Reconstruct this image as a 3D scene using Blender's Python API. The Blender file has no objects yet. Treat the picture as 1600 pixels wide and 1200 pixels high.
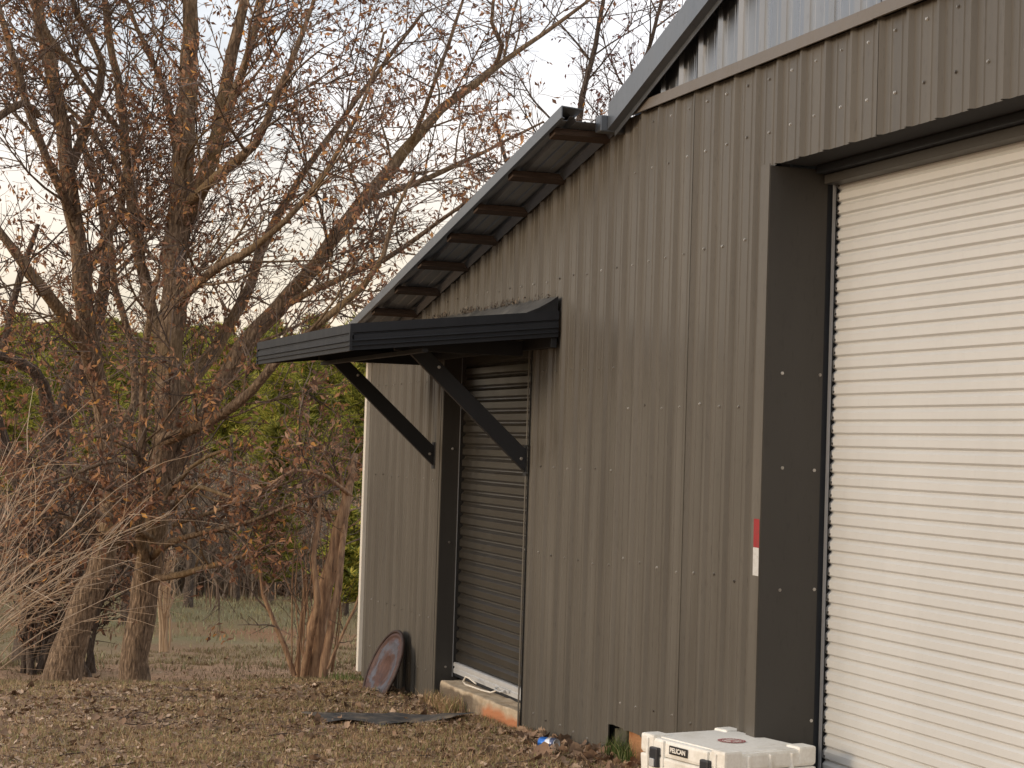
import bpy, bmesh, math, random
import numpy as np
from mathutils import Vector, Matrix, Quaternion, noise as mnoise

random.seed(7)
rng = np.random.default_rng(11)
scene = bpy.context.scene
COL = scene.collection
R = math.radians

# ------------------------------------------------------------------ camera
CAM = Vector((0.0, -3.9315, 1.75))
YAW, PITCH, ROLL, FPX = 0.328, 0.03144, 0.03135, 3004.0
FWD = Vector((-math.cos(YAW) * math.cos(PITCH), math.sin(YAW) * math.cos(PITCH), math.sin(PITCH)))
_r = FWD.cross(Vector((0, 0, 1))).normalized()
_u = _r.cross(FWD)
RIGHT = math.cos(ROLL) * _r + math.sin(ROLL) * _u
UP = -math.sin(ROLL) * _r + math.cos(ROLL) * _u
cd = bpy.data.cameras.new('camera')
cd.sensor_width = 36.0
cd.lens = FPX / 1600 * 36.0
cd.clip_start = 0.1
cd.clip_end = 2000
cam = bpy.data.objects.new('camera', cd)
COL.objects.link(cam)
cam.matrix_world = Matrix(((RIGHT.x, UP.x, -FWD.x, CAM.x), (RIGHT.y, UP.y, -FWD.y, CAM.y),
                           (RIGHT.z, UP.z, -FWD.z, CAM.z), (0, 0, 0, 1)))
scene.camera = cam

# ------------------------------------------------------------------ sky and sun
SUN_DIR = Vector((0.12, -0.96, 0.20)).normalized()
world = bpy.data.worlds.new('World')
scene.world = world
world.use_nodes = True
nt = world.node_tree
nt.nodes.clear()
wo = nt.nodes.new('ShaderNodeOutputWorld')
bg = nt.nodes.new('ShaderNodeBackground')
sky = nt.nodes.new('ShaderNodeTexSky')
sky.sky_type = 'NISHITA'
sky.sun_disc = False
sky.sun_elevation = math.asin(SUN_DIR.z)
sky.sun_rotation = math.atan2(SUN_DIR.x, SUN_DIR.y)
sky.air_density = 1.0
sky.dust_density = 1.5
tc = nt.nodes.new('ShaderNodeTexCoord')
mp = nt.nodes.new('ShaderNodeMapping')
mp.inputs['Scale'].default_value = (1.0, 1.0, 2.6)
cn = nt.nodes.new('ShaderNodeTexNoise')
cn.inputs['Scale'].default_value = 3.2
cn.inputs['Detail'].default_value = 6
cn.inputs['Roughness'].default_value = 0.55
cr = nt.nodes.new('ShaderNodeValToRGB')
cr.color_ramp.elements[0].position = 0.36
cr.color_ramp.elements[1].position = 0.56
cr.color_ramp.elements[0].color = (0.6, 0.6, 0.6, 1)
sx = nt.nodes.new('ShaderNodeSeparateXYZ')
hz = nt.nodes.new('ShaderNodeValToRGB')     # cloud colour by height: peach low down, white above
e = hz.color_ramp.elements
e[0].position = 0.0
e[0].color = (1.0, 0.78, 0.58, 1)
e[1].position = 0.20
e[1].color = (0.97, 0.97, 1.0, 1)
m_ = hz.color_ramp.elements.new(0.09)
m_.color = (1.0, 0.87, 0.72, 1)
cs = nt.nodes.new('ShaderNodeVectorMath')
cs.operation = 'SCALE'
cs.inputs['Scale'].default_value = 8.7      # cloud radiance before the background strength
mx = nt.nodes.new('ShaderNodeMix')
mx.data_type = 'RGBA'
L = nt.links.new
L(tc.outputs['Generated'], mp.inputs['Vector'])
L(mp.outputs['Vector'], cn.inputs['Vector'])
L(cn.outputs['Fac'], cr.inputs['Fac'])
L(tc.outputs['Generated'], sx.inputs[0])
L(sx.outputs['Z'], hz.inputs['Fac'])
L(hz.outputs['Color'], cs.inputs[0])
L(cr.outputs['Color'], mx.inputs['Factor'])
L(sky.outputs['Color'], mx.inputs[6])
L(cs.outputs['Vector'], mx.inputs[7])
L(mx.outputs[2], bg.inputs['Color'])
bg.inputs['Strength'].default_value = 0.10
L(bg.outputs[0], wo.inputs[0])

sl = bpy.data.lights.new('sun', 'SUN')
sl.energy = 1.1
sl.angle = R(14)
sl.color = (1.0, 0.78, 0.54)
so = bpy.data.objects.new('sun', sl)
COL.objects.link(so)
so.location = (10, -15, 12)
so.rotation_euler = SUN_DIR.to_track_quat('Z', 'Y').to_euler()

vs = scene.view_settings
vs.view_transform = 'Standard'
vs.look = 'None'
vs.exposure = 0.52
vs.gamma = 1.0
vs.use_curve_mapping = False


# ------------------------------------------------------------------ helpers
def P(px, py, d):
    """the place whose distance along the viewing axis is d and which the calibrated photograph shows at (px, py)"""
    return CAM + d * (FWD + RIGHT * ((px - 800) / FPX) - UP * ((py - 600) / FPX))


def link(o):
    COL.objects.link(o)
    return o


def tag(o, label=None, cat=None, group=None, kind=None):
    if label: o['label'] = label
    if cat: o['category'] = cat
    if group: o['group'] = group
    if kind: o['kind'] = kind
    return o


def thing(name, loc, label, cat, group=None):
    o = link(bpy.data.objects.new(name, None))
    o.location = loc
    o.empty_display_size = 0.2
    return tag(o, label, cat, group)


def attach(o, parent):
    """world-coordinate mesh under a parent"""
    if parent is not None:
        o.parent = parent
        off = Vector((0, 0, 0))
        q = parent
        while q is not None:
            off += q.location
            q = q.parent
        o.location = o.location - off
    return o


def mesh_of(name, verts, faces, mat=None, smooth=False):
    me = bpy.data.meshes.new(name)
    me.from_pydata([tuple(v) for v in verts], [], faces)
    if mat is not None: me.materials.append(mat)
    if smooth: me.polygons.foreach_set('use_smooth', [True] * len(me.polygons))
    me.update()
    return me


def obj(name, verts, faces, mat, parent=None, smooth=False):
    return attach(link(bpy.data.objects.new(name, mesh_of(name, verts, faces, mat, smooth))), parent)


def np_mesh(name, V, F, mat, parent=None, smooth=False):
    """V (n,3) array, F (m,k) array of one face size"""
    me = bpy.data.meshes.new(name)
    V = np.asarray(V, np.float32); F = np.asarray(F, np.int32)
    m, k = F.shape
    me.vertices.add(len(V)); me.vertices.foreach_set('co', V.ravel())
    me.loops.add(m * k); me.loops.foreach_set('vertex_index', F.ravel())
    me.polygons.add(m)
    me.polygons.foreach_set('loop_start', np.arange(0, m * k, k, dtype=np.int32))
    me.polygons.foreach_set('loop_total', np.full(m, k, np.int32))
    if smooth: me.polygons.foreach_set('use_smooth', np.ones(m, bool))
    me.materials.append(mat)
    me.update(calc_edges=True); me.validate()
    return attach(link(bpy.data.objects.new(name, me)), parent)


class MB:
    """collects shapes for ONE mesh"""
    def __init__(s): s.v, s.f = [], []

    def add(s, vs, fs):
        n = len(s.v)
        s.v += [tuple(v) for v in vs]
        s.f += [tuple(i + n for i in f) for f in fs]
        return s

    def box(s, x0, x1, y0, y1, z0, z1):
        return s.add([(x0, y0, z0), (x1, y0, z0), (x1, y1, z0), (x0, y1, z0), (x0, y0, z1), (x1, y0, z1), (x1, y1, z1), (x0, y1, z1)],
                     [(0, 3, 2, 1), (4, 5, 6, 7), (0, 1, 5, 4), (1, 2, 6, 5), (2, 3, 7, 6), (3, 0, 4, 7)])

    def prism(s, poly, axis, a0, a1):
        """closed polygon in the plane across axis ('x': poly of (y,z), 'y': (x,z), 'z': (x,y)), extruded from a0 to a1"""
        mk = {'x': lambda p, a: (a, p[0], p[1]), 'y': lambda p, a: (p[0], a, p[1]), 'z': lambda p, a: (p[0], p[1], a)}[axis]
        n = len(poly)
        vs_ = [mk(p, a0) for p in poly] + [mk(p, a1) for p in poly]
        fs = [(i, (i + 1) % n, n + (i + 1) % n, n + i) for i in range(n)] + [tuple(range(n - 1, -1, -1)), tuple(range(n, 2 * n))]
        return s.add(vs_, fs)

    def tube(s, pts, rad, sides=6, cap=True):
        pts = [Vector(p) for p in pts]
        n = len(pts)
        if not hasattr(rad, '__len__'): rad = [rad] * n
        t = (pts[1] - pts[0]).normalized()
        a = t.orthogonal().normalized()
        vs_, fs = [], []
        for i in range(n):
            t = (pts[min(i + 1, n - 1)] - pts[max(i - 1, 0)])
            t = t.normalized() if t.length > 1e-9 else Vector((0, 0, 1))
            a = (a - t * a.dot(t))
            a = a.normalized() if a.length > 1e-6 else t.orthogonal().normalized()
            b = t.cross(a)
            for k in range(sides):
                w = 2 * math.pi * k / sides
                vs_.append(pts[i] + (a * math.cos(w) + b * math.sin(w)) * rad[i])
            if i:
                o = (i - 1) * sides
                fs += [(o + k, o + (k + 1) % sides, o + sides + (k + 1) % sides, o + sides + k) for k in range(sides)]
        if cap:
            fs += [tuple(range(sides - 1, -1, -1)), tuple(range((n - 1) * sides, n * sides))]
        return s.add(vs_, fs)

    def lathe(s, prof, M, sides=32):
        """prof: (radius, height) pairs, about local z of matrix M"""
        n = len(prof)
        vs_ = []
        for r, h in prof:
            for k in range(sides):
                w = 2 * math.pi * k / sides
                vs_.append(M @ Vector((r * math.cos(w), r * math.sin(w), h)))
        fs = [(i * sides + k, i * sides + (k + 1) % sides, (i + 1) * sides + (k + 1) % sides, (i + 1) * sides + k)
              for i in range(n - 1) for k in range(sides)]
        if prof[0][0] > 1e-4: fs.append(tuple(range(sides - 1, -1, -1)))
        if prof[-1][0] > 1e-4: fs.append(tuple(range((n - 1) * sides, n * sides)))
        return s.add(vs_, fs)

    def build(s, name, mat, parent=None, smooth=False, bevel=0.0):
        o = obj(name, s.v, s.f, mat, parent, smooth)
        if bevel:
            bm = bmesh.new(); bm.from_mesh(o.data)
            bmesh.ops.remove_doubles(bm, verts=bm.verts, dist=1e-5)
            bmesh.ops.recalc_face_normals(bm, faces=bm.faces)
            eds = [e_ for e_ in bm.edges if len(e_.link_faces) == 2 and e_.calc_face_angle(0) > 0.6]
            bmesh.ops.bevel(bm, geom=eds, offset=bevel, segments=2, profile=0.6, affect='EDGES', clamp_overlap=True)
            bm.to_mesh(o.data); bm.free()
        return o


# ------------------------------------------------------------------ materials
class Mat:
    world = False

    def __init__(s, name, rough=0.5, metal=0.0, spec=0.5):
        s.m = bpy.data.materials.new(name)
        s.m.use_nodes = True
        s.t = s.m.node_tree
        s.p = s.t.nodes['Principled BSDF']
        s.p.inputs['Roughness'].default_value = rough
        s.p.inputs['Metallic'].default_value = metal
        s.p.inputs['Specular IOR Level'].default_value = spec
        s.co = s.t.nodes.new('ShaderNodeTexCoord')

    def n(s, t, **kw):
        x = s.t.nodes.new(t)
        for k, v in kw.items():
            if k in x.inputs: x.inputs[k].default_value = v
            else: setattr(x, k, v)
        return x

    def l(s, a, b): s.t.links.new(a, b)

    def noise(s, scale, detail=4, rough=0.55, stretch=(1, 1, 1), dist=0.0):
        mpn = s.n('ShaderNodeMapping'); mpn.inputs['Scale'].default_value = stretch
        s.l(s.n('ShaderNodeNewGeometry').outputs['Position'] if s.world else s.co.outputs['Object'], mpn.inputs['Vector'])
        x = s.n('ShaderNodeTexNoise', Scale=scale, Detail=detail, Roughness=rough, Distortion=dist)
        s.l(mpn.outputs[0], x.inputs['Vector'])
        return x.outputs['Fac']

    def ramp(s, fac, stops):
        x = s.n('ShaderNodeValToRGB')
        el = x.color_ramp.elements
        while len(el) < len(stops): el.new(0.5)
        for q, (p_, c) in zip(el, stops):
            q.position = p_; q.color = (*c, 1) if len(c) == 3 else c
        s.l(fac, x.inputs['Fac'])
        return x.outputs['Color']

    def mix(s, fac, a, b, mode='MIX'):
        x = s.n('ShaderNodeMix', data_type='RGBA', blend_type=mode)
        for v, i in ((fac, 0), (a, 6), (b, 7)):
            if isinstance(v, (int, float)): x.inputs[i].default_value = v
            elif isinstance(v, tuple): x.inputs[i].default_value = (*v, 1)
            else: s.l(v, x.inputs[i])
        return x.outputs[2]

    def color(s, c):
        if isinstance(c, tuple): s.p.inputs['Base Color'].default_value = (*c, 1)
        else: s.l(c, s.p.inputs['Base Color'])
        return s

    def bump(s, h, strength=0.3, dist=0.01):
        x = s.n('ShaderNodeBump', Strength=strength, Distance=dist)
        s.l(h, x.inputs['Height']); s.l(x.outputs[0], s.p.inputs['Normal'])
        return s

    def island(s): return s.n('ShaderNodeNewGeometry').outputs['Random Per Island']
    def objrand(s): return s.n('ShaderNodeObjectInfo').outputs['Random']


def sheet_metal(name, dark, light, rough=0.42, streak=0.5, metal=0.0, fleck=0.35, spec=0.5, wave=0.35):
    m = Mat(name, rough, metal, spec)
    m.world = True
    a = m.noise(1.0, 5, 0.6, (9, 9, 0.35))
    b = m.noise(0.8, 4, 0.6, (1.2, 1.2, 0.8))
    c = m.noise(60, 3, 0.6, (1, 1, 0.25))
    c1 = m.ramp(a, [(0.3, dark), (0.7, light)])
    c2 = m.ramp(b, [(0.3, dark), (0.75, light)])
    col = m.mix(streak, c2, c1)
    dk = tuple(v * 0.6 for v in dark)
    col = m.mix(m.ramp(c, [(0.28, (fleck,) * 3), (0.42, (0,) * 3)]), col, dk)
    m.color(col)
    r = m.n('ShaderNodeMapRange'); r.inputs['To Min'].default_value = rough - 0.1; r.inputs['To Max'].default_value = rough + 0.16
    m.l(a, r.inputs['Value']); m.l(r.outputs[0], m.p.inputs['Roughness'])
    m.bump(m.noise(1.0, 2, 0.5, (5, 5, 0.9)), wave, 0.012)
    return m.m


M_wall = sheet_metal('bronze_painted_steel', (0.072, 0.064, 0.053), (0.132, 0.120, 0.101), 0.37, 0.65, 0.0, 0.35, 0.35)
M_jamb = sheet_metal('recess_shaded_bronze', (0.039, 0.036, 0.032), (0.054, 0.050, 0.044), 0.45, 0.3, 0.0, 0.3, 0.35)  # wall bronze made darker, the shade of the recesses painted in
M_trim = sheet_metal('bronze_trim', (0.115, 0.098, 0.080), (0.15, 0.128, 0.105), 0.38, 0.3)
M_galv = sheet_metal('galvalume', (0.14, 0.155, 0.175), (0.21, 0.23, 0.255), 0.36, 0.5, 0.7)
M_roof = sheet_metal('roof_galvalume', (0.22, 0.245, 0.28), (0.31, 0.34, 0.38), 0.30, 0.5, 0.65)
M_gable = sheet_metal('gable_galvalume', (0.21, 0.22, 0.235), (0.28, 0.285, 0.295), 0.27, 0.5, 0.92, 0.25, 0.5, 0.2)
M_white_trim = sheet_metal('white_painted_trim', (0.66, 0.62, 0.54), (0.78, 0.74, 0.66), 0.45, 0.5)
M_black = sheet_metal('black_painted_steel', (0.013, 0.0145, 0.018), (0.021, 0.024, 0.029), 0.55, 0.4, 0.0, 0.3, 0.3)
M_black_wood = sheet_metal('black_painted_lumber', (0.006, 0.007, 0.009), (0.014, 0.015, 0.018), 0.55, 0.4)
M_garage = sheet_metal('cream_curtain_steel', (0.52, 0.525, 0.515), (0.60, 0.605, 0.595), 0.42, 0.3, 0.0, 0.08, 0.5, 0.12)
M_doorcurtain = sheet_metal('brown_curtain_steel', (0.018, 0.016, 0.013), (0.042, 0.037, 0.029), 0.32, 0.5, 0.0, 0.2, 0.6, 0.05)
M_alu = sheet_metal('mill_aluminium', (0.52, 0.53, 0.54), (0.68, 0.69, 0.69), 0.38, 0.4, 0.35)
M_track = sheet_metal('galvanised_track', (0.20, 0.21, 0.23), (0.30, 0.31, 0.33), 0.4, 0.4, 0.4)
M_interior = Mat('shade_black_board', 0.9).color((0.012, 0.012, 0.013)).m  # near-black, so the deep shade under the garage header sits in the colour

m = Mat('zinc_screw', 0.3, 0.7); m.color(m.ramp(m.island(), [(0.0, (0.12, 0.105, 0.09)), (0.5, (0.36, 0.34, 0.31)), (1.0, (0.55, 0.53, 0.5))])); M_screw = m.m

m = Mat('weathered_wood', 0.85)
g = m.noise(6, 6, 0.65, (20, 1.2, 20))
m.color(m.ramp(g, [(0.25, (0.025, 0.017, 0.013)), (0.55, (0.075, 0.05, 0.037)), (0.8, (0.15, 0.105, 0.075))])).bump(g, 0.5, 0.01)
M_wood = m.m

m = Mat('stained_concrete', 0.9)
a = m.noise(9, 6, 0.65); b = m.noise(2.2, 4, 0.6, (1, 1, 1.6)); f = m.noise(90, 3, 0.6)
base = m.ramp(a, [(0.3, (0.34, 0.25, 0.16)), (0.6, (0.52, 0.43, 0.31)), (0.8, (0.64, 0.56, 0.43))])
gx = m.n('ShaderNodeSeparateXYZ'); m.l(m.co.outputs['Object'], gx.inputs[0])
# clay splashed on the lower right, dark damp film on the left (stains with shapes of their own)
def band(mat, src, lo, hi):
    r_ = mat.n('ShaderNodeMapRange'); r_.inputs['From Min'].default_value = lo; r_.inputs['From Max'].default_value = hi
    mat.l(src, r_.inputs['Value']); return r_.outputs[0]
def mul(mat, a_, b_):
    x = mat.n('ShaderNodeMath', operation='MULTIPLY')
    for i, v in enumerate((a_, b_)):
        if isinstance(v, (int, float)): x.inputs[i].default_value = v
        else: mat.l(v, x.inputs[i])
    return x.outputs[0]
def addm(mat, a_, b_):
    x = mat.n('ShaderNodeMath', operation='ADD')
    for i, v in enumerate((a_, b_)):
        if isinstance(v, (int, float)): x.inputs[i].default_value = v
        else: mat.l(v, x.inputs[i])
    return x.outputs[0]
zz = addm(m, gx.outputs['Z'], mul(m, addm(m, b, -0.5), 0.16))
xx = addm(m, gx.outputs['X'], mul(m, addm(m, a, -0.5), 0.4))
clay = mul(m, band(m, zz, 0.075, 0.035), band(m, xx, -12.0, -11.85))
film = mul(m, band(m, zz, 0.095, 0.07), band(m, xx, -11.8, -12.1))
col = m.mix(clay, base, (0.46, 0.19, 0.085))
col = m.mix(mul(m, film, 0.85), col, (0.085, 0.062, 0.042))
m.color(col).bump(f, 0.5, 0.01)
M_conc = m.m

m = Mat('clay_stained_block', 0.9)
a = m.noise(6, 5, 0.65)
m.color(m.ramp(a, [(0.3, (0.30, 0.12, 0.045)), (0.55, (0.42, 0.22, 0.10)), (0.75, (0.48, 0.33, 0.2))])).bump(m.noise(50, 4), 0.6, 0.015)
M_block = m.m
m = Mat('mossy_block', 0.95)
m.color(m.ramp(m.noise(14, 5), [(0.3, (0.035, 0.032, 0.02)), (0.7, (0.10, 0.095, 0.06))])).bump(m.noise(50, 4), 0.6, 0.015)
M_moss = m.m

def bark(name, c0, c1, c2, warm=None):
    m = Mat(name, 0.92, 0, 0.2)
    g = m.noise(7, 6, 0.7, (5, 5, 1.1), 0.6)
    h = m.noise(0.9, 3, 0.5)
    col = m.ramp(g, [(0.28, c0), (0.5, c1), (0.72, c2)])
    if warm: col = m.mix(m.ramp(h, [(0.5, (0, 0, 0)), (0.7, (0.6,) * 3)]), col, warm)
    v = m.n('ShaderNodeTexVoronoi', Scale=16.0); mpn = m.n('ShaderNodeMapping'); mpn.inputs['Scale'].default_value = (2.2, 2.2, 0.7)
    m.l(m.co.outputs['Object'], mpn.inputs[0]); m.l(mpn.outputs[0], v.inputs['Vector'])
    hh = addm(m, mul(m, v.outputs['Distance'], 0.8), g)
    m.color(col).bump(hh, 0.9, 0.03)
    return m.m

M_bark = bark('oak_bark', (0.035, 0.024, 0.018), (0.19, 0.132, 0.088), (0.48, 0.35, 0.235), (0.26, 0.18, 0.085))
M_bark_dark = bark('dark_bark', (0.038, 0.028, 0.024), (0.105, 0.080, 0.063), (0.210, 0.165, 0.132))
M_twig = Mat('twig_bark', 0.85, 0, 0.2); M_twig.color(M_twig.ramp(M_twig.island(), [(0, (0.06, 0.043, 0.036)), (0.6, (0.14, 0.103, 0.082)), (1, (0.25, 0.19, 0.15))])); M_twig = M_twig.m
M_tan = Mat('tan_stem', 0.7, 0, 0.3); M_tan.color(M_tan.ramp(M_tan.island(), [(0, (0.30, 0.21, 0.14)), (0.6, (0.50, 0.38, 0.265)), (1, (0.62, 0.49, 0.36))])); M_tan = M_tan.m
m = Mat('peeling_bark', 0.7, 0, 0.3)
m.color(m.ramp(m.noise(8, 5, 0.6, (4, 4, 0.6)), [(0.3, (0.10, 0.06, 0.04)), (0.5, (0.28, 0.17, 0.10)), (0.72, (0.45, 0.30, 0.18))])).bump(m.noise(12, 4, 0.6, (4, 4, 0.5)), 0.5, 0.01)
M_peel = m.m

def leafmat(name, stops, transl=0.25):
    m = Mat(name, 0.75, 0, 0.25)
    c = m.ramp(m.island(), stops)
    m.color(c)
    tr = m.n('ShaderNodeBsdfTranslucent'); m.l(c, tr.inputs['Color'])
    ms = m.n('ShaderNodeMixShader'); ms.inputs[0].default_value = transl
    out = m.t.nodes['Material Output']
    m.l(m.p.outputs[0], ms.inputs[1]); m.l(tr.outputs[0], ms.inputs[2]); m.l(ms.outputs[0], out.inputs['Surface'])
    return m.m

M_leaf = leafmat('dead_oak_leaf', [(0, (0.12, 0.062, 0.042)), (0.4, (0.28, 0.145, 0.088)), (0.75, (0.42, 0.22, 0.12)), (0.93, (0.54, 0.28, 0.12)), (1.0, (0.64, 0.32, 0.08))])
M_leaf_red = leafmat('reddish_leaf', [(0, (0.086, 0.043, 0.043)), (0.6, (0.184, 0.081, 0.076)), (1.0, (0.281, 0.130, 0.097))])
M_leaf_tan = leafmat('tan_dead_leaf', [(0, (0.14, 0.08, 0.055)), (0.5, (0.32, 0.185, 0.12)), (0.85, (0.46, 0.28, 0.18)), (1.0, (0.60, 0.36, 0.17))])
M_needle = leafmat('pine_needles', [(0, (0.09, 0.115, 0.03)), (0.35, (0.22, 0.245, 0.05)), (0.65, (0.46, 0.44, 0.075)), (1, (0.62, 0.53, 0.13))], 0.35)
M_needle_y = leafmat('yellow_cedar_spray', [(0, (0.07, 0.08, 0.018)), (0.5, (0.20, 0.20, 0.035)), (1, (0.34, 0.31, 0.06))], 0.25)
M_grass_dry = leafmat('dry_grass_blade', [(0, (0.212, 0.132, 0.076)), (0.5, (0.447, 0.301, 0.177)), (0.72, (0.703, 0.505, 0.301)), (0.8, (0.234, 0.246, 0.091)), (1, (0.352, 0.333, 0.131))], 0.2)
M_grass_slope = leafmat('shaded_slope_grass', [(0, (0.11, 0.075, 0.045)), (0.5, (0.22, 0.16, 0.09)), (0.8, (0.19, 0.18, 0.075)), (1, (0.32, 0.24, 0.14))], 0.2)
M_grass_pale = leafmat('pale_field_grass', [(0, (0.16, 0.125, 0.07)), (0.5, (0.26, 0.225, 0.125)), (1, (0.31, 0.31, 0.18))], 0.2)
M_sedge = leafmat('brown_sedge', [(0, (0.169, 0.104, 0.065)), (0.6, (0.338, 0.221, 0.143)), (1, (0.468, 0.325, 0.208))], 0.2)
M_grass_green = leafmat('green_grass_blade', [(0, (0.05, 0.08, 0.02)), (0.6, (0.11, 0.16, 0.04)), (1, (0.26, 0.24, 0.12))], 0.25)
m = Mat('fallen_leaf', 0.8, 0, 0.2)
m.color(m.mix(m.noise(30, 3), m.ramp(m.objrand(), [(0, (0.159, 0.098, 0.064)), (0.5, (0.297, 0.196, 0.129)), (0.8, (0.445, 0.314, 0.212)), (1.0, (0.572, 0.421, 0.304))]), (0.201, 0.127, 0.083)))
M_fallen = m.m
m = Mat('fallen_leaf_litter', 0.8, 0, 0.2)
m.color(m.ramp(m.island(), [(0, (0.111, 0.069, 0.045)), (0.5, (0.245, 0.163, 0.105)), (0.85, (0.423, 0.299, 0.204)), (1.0, (0.601, 0.452, 0.329))]))
M_litter = m.m

m = Mat('leafy_soil', 0.95, 0, 0.15)
a = m.noise(1.3, 5, 0.6); b = m.noise(14, 6, 0.7); c = m.noise(55, 4, 0.7)
far = m.ramp(m.noise(0.16, 4, 0.6), [(0.38, (0.16, 0.104, 0.06)), (0.52, (0.16, 0.145, 0.075)), (0.66, (0.23, 0.125, 0.068))])
near = m.ramp(b, [(0.25, (0.132, 0.078, 0.052)), (0.5, (0.326, 0.204, 0.123)), (0.75, (0.578, 0.376, 0.236))])
near = m.mix(m.ramp(a, [(0.5, (0, 0, 0)), (0.72, (0.55,) * 3)]), near, (0.218, 0.199, 0.095))
near = m.mix(m.ramp(c, [(0.4, (0, 0, 0)), (0.7, (0.5,) * 3)]), near, (0.436, 0.292, 0.190))
gx = m.n('ShaderNodeSeparateXYZ'); m.l(m.co.outputs['Object'], gx.inputs[0])
m.color(m.mix(band(m, gx.outputs['X'], -23.0, -29.0), near, far))
m.bump(addm(m, b, mul(m, c, 0.5)), 0.8, 0.03)
M_soil = m.m

# ------------------------------------------------------------------ ground
GX = [-600, -160, -90, -60, -35, -25.6, -20.2, -17.5, -15.6, -14.4, -13, -11.2, -9.7, -8.5, 0, 60]
GZ = [-3.2, -3.0, -2.9, -2.35, -1.45, -1.15, -0.93, -0.56, -0.26, -0.145, -0.085, -0.005, 0.085, 0.13, 0.15, 0.15]


def hash_noise(x, y, s, seed):
    """smooth value noise on arrays"""
    x = np.asarray(x, float) * s; y = np.asarray(y, float) * s
    xi, yi = np.floor(x), np.floor(y); fx, fy = x - xi, y - yi
    fx = fx * fx * (3 - 2 * fx); fy = fy * fy * (3 - 2 * fy)
    def h(a_, b_):
        v = np.sin(a_ * 127.1 + b_ * 311.7 + seed * 74.7) * 43758.5453
        return v - np.floor(v)
    return (h(xi, yi) * (1 - fx) + h(xi + 1, yi) * fx) * (1 - fy) + (h(xi, yi + 1) * (1 - fx) + h(xi + 1, yi + 1) * fx) * fy


def zground(x, y):
    x = np.asarray(x, float); y = np.asarray(y, float)
    z = np.interp(x, GX, GZ)
    z = (z + np.interp(x - 0.7, GX, GZ) + np.interp(x + 0.7, GX, GZ)) / 3
    z = z + 0.03 * (hash_noise(x, y, 0.9, 1) - 0.5) + 0.035 * (hash_noise(x, y, 4.0, 2) - 0.5) + 0.02 * (hash_noise(x, y, 11.0, 3) - 0.5)
    z = z + np.where(x < -24, 0.35 * (hash_noise(x, y, 0.12, 5) - 0.5), 0) + np.where(x < -15.6, 0.10 * (hash_noise(x, y, 0.7, 6) - 0.5), 0)
    return z


gxs = np.unique(np.concatenate([np.arange(-600, -200, 40), np.arange(-200, -40, 5), np.arange(-40, -17, 0.3), np.arange(-17, -7.4, 0.045),
                                np.arange(-7.4, 2, 0.4), np.arange(2, 62, 10)]))
gys = np.unique(np.concatenate([np.arange(-300, -40, 30), np.arange(-40, -8, 2), np.arange(-8, -4, 0.3), np.arange(-4, 1.4, 0.045), np.arange(1.4, 8, 0.4),
                                np.arange(8, 40, 2), np.arange(40, 320, 30)]))
GXX, GYY = np.meshgrid(gxs, gys, indexing='ij')
V = np.stack([GXX, GYY, zground(GXX, GYY)], -1).reshape(-1, 3)
nx_, ny_ = len(gxs), len(gys)
ii, jj = np.meshgrid(np.arange(nx_ - 1), np.arange(ny_ - 1), indexing='ij')
q0 = (ii * ny_ + jj).ravel()
ground = np_mesh('ground', V, np.stack([q0, q0 + ny_, q0 + ny_ + 1, q0 + 1], -1), M_soil, None, True)
tag(ground, 'leaf strewn brown lawn falling away from the metal building to a field', kind='structure')

# ------------------------------------------------------------------ the metal building
S = 0.2286
RIB0 = -9.699                       # a rib on the seam between lean-to and main building
X_END = -15.10                      # far corner of the lean-to
D0, D1, DZ = -13.02, -11.185, 2.39  # walk-through roller door opening
G0, G1, GTOP = -7.91, -4.86, 3.065  # garage opening
XR = -0.6                           # near end of the gable wall, behind the camera's right
SL = 0.206


def zpur(x): return 3.434 + SL * (x + 10.2)          # purlin centre line


RK = 0.345
X_RIDGE = -5.1


def zrake(x):                                         # top of the main rake trim
    return 3.632 + RK * (min(x, 2 * X_RIDGE - x) + 9.735)


bld = thing('metal_building', (-10, 0, 0), 'brown ribbed metal barn with lean-to side, roller doors and silver gable', 'building')


def prof_pts(x0, x1, bead=0.0034):
    """(x, out) of the ribbed sheet between x0 and x1"""
    pts = []
    k0 = int(math.floor((x0 - RIB0) / S)) - 1
    for k in range(k0, int((x1 - RIB0) / S) + 3):
        c = RIB0 + k * S
        pts += [(c - 0.024, 0), (c - 0.0085, 0.019), (c + 0.0085, 0.019), (c + 0.024, 0)]
        for q in (0.0735, 0.1551):
            pts += [(c + q - 0.0085, 0), (c + q - 0.0055, bead), (c + q + 0.0055, bead), (c + q + 0.0085, 0)]
    pts.sort()
    xs = [p[0] for p in pts]; ys = [p[1] for p in pts]
    out = [(x0, float(np.interp(x0, xs, ys)))] + [p for p in pts if x0 < p[0] < x1] + [(x1, float(np.interp(x1, xs, ys)))]
    return out


def wall_sheet(name, spans, mat, off=0.0, parent=bld):
    """spans: (x0, x1, zbot(x), ztop(x)); one sheet made of the spans, the ribs standing out to -Y"""
    mb = MB()
    for x0, x1, zb, zt in spans:
        pp = prof_pts(x0, x1, 0.0012 if name == 'gable_panel' else 0.0034)
        n = len(pp)
        rows = []
        for x, o in pp:
            a_, b_ = zb(x), max(zt(x), zb(x) + 0.002)
            rows.append([(x, -o - off, a_ + (b_ - a_) * t) for t in (0, 0.25, 0.5, 0.75, 1)])
        vs_ = [v for r_ in rows for v in r_]
        mb.add(vs_, [(i * 5 + t, (i + 1) * 5 + t, (i + 1) * 5 + t + 1, i * 5 + t + 1) for i in range(n - 1) for t in range(4)])
    return mb.build(name, mat, parent)


def c_(v): return lambda x: v


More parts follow.
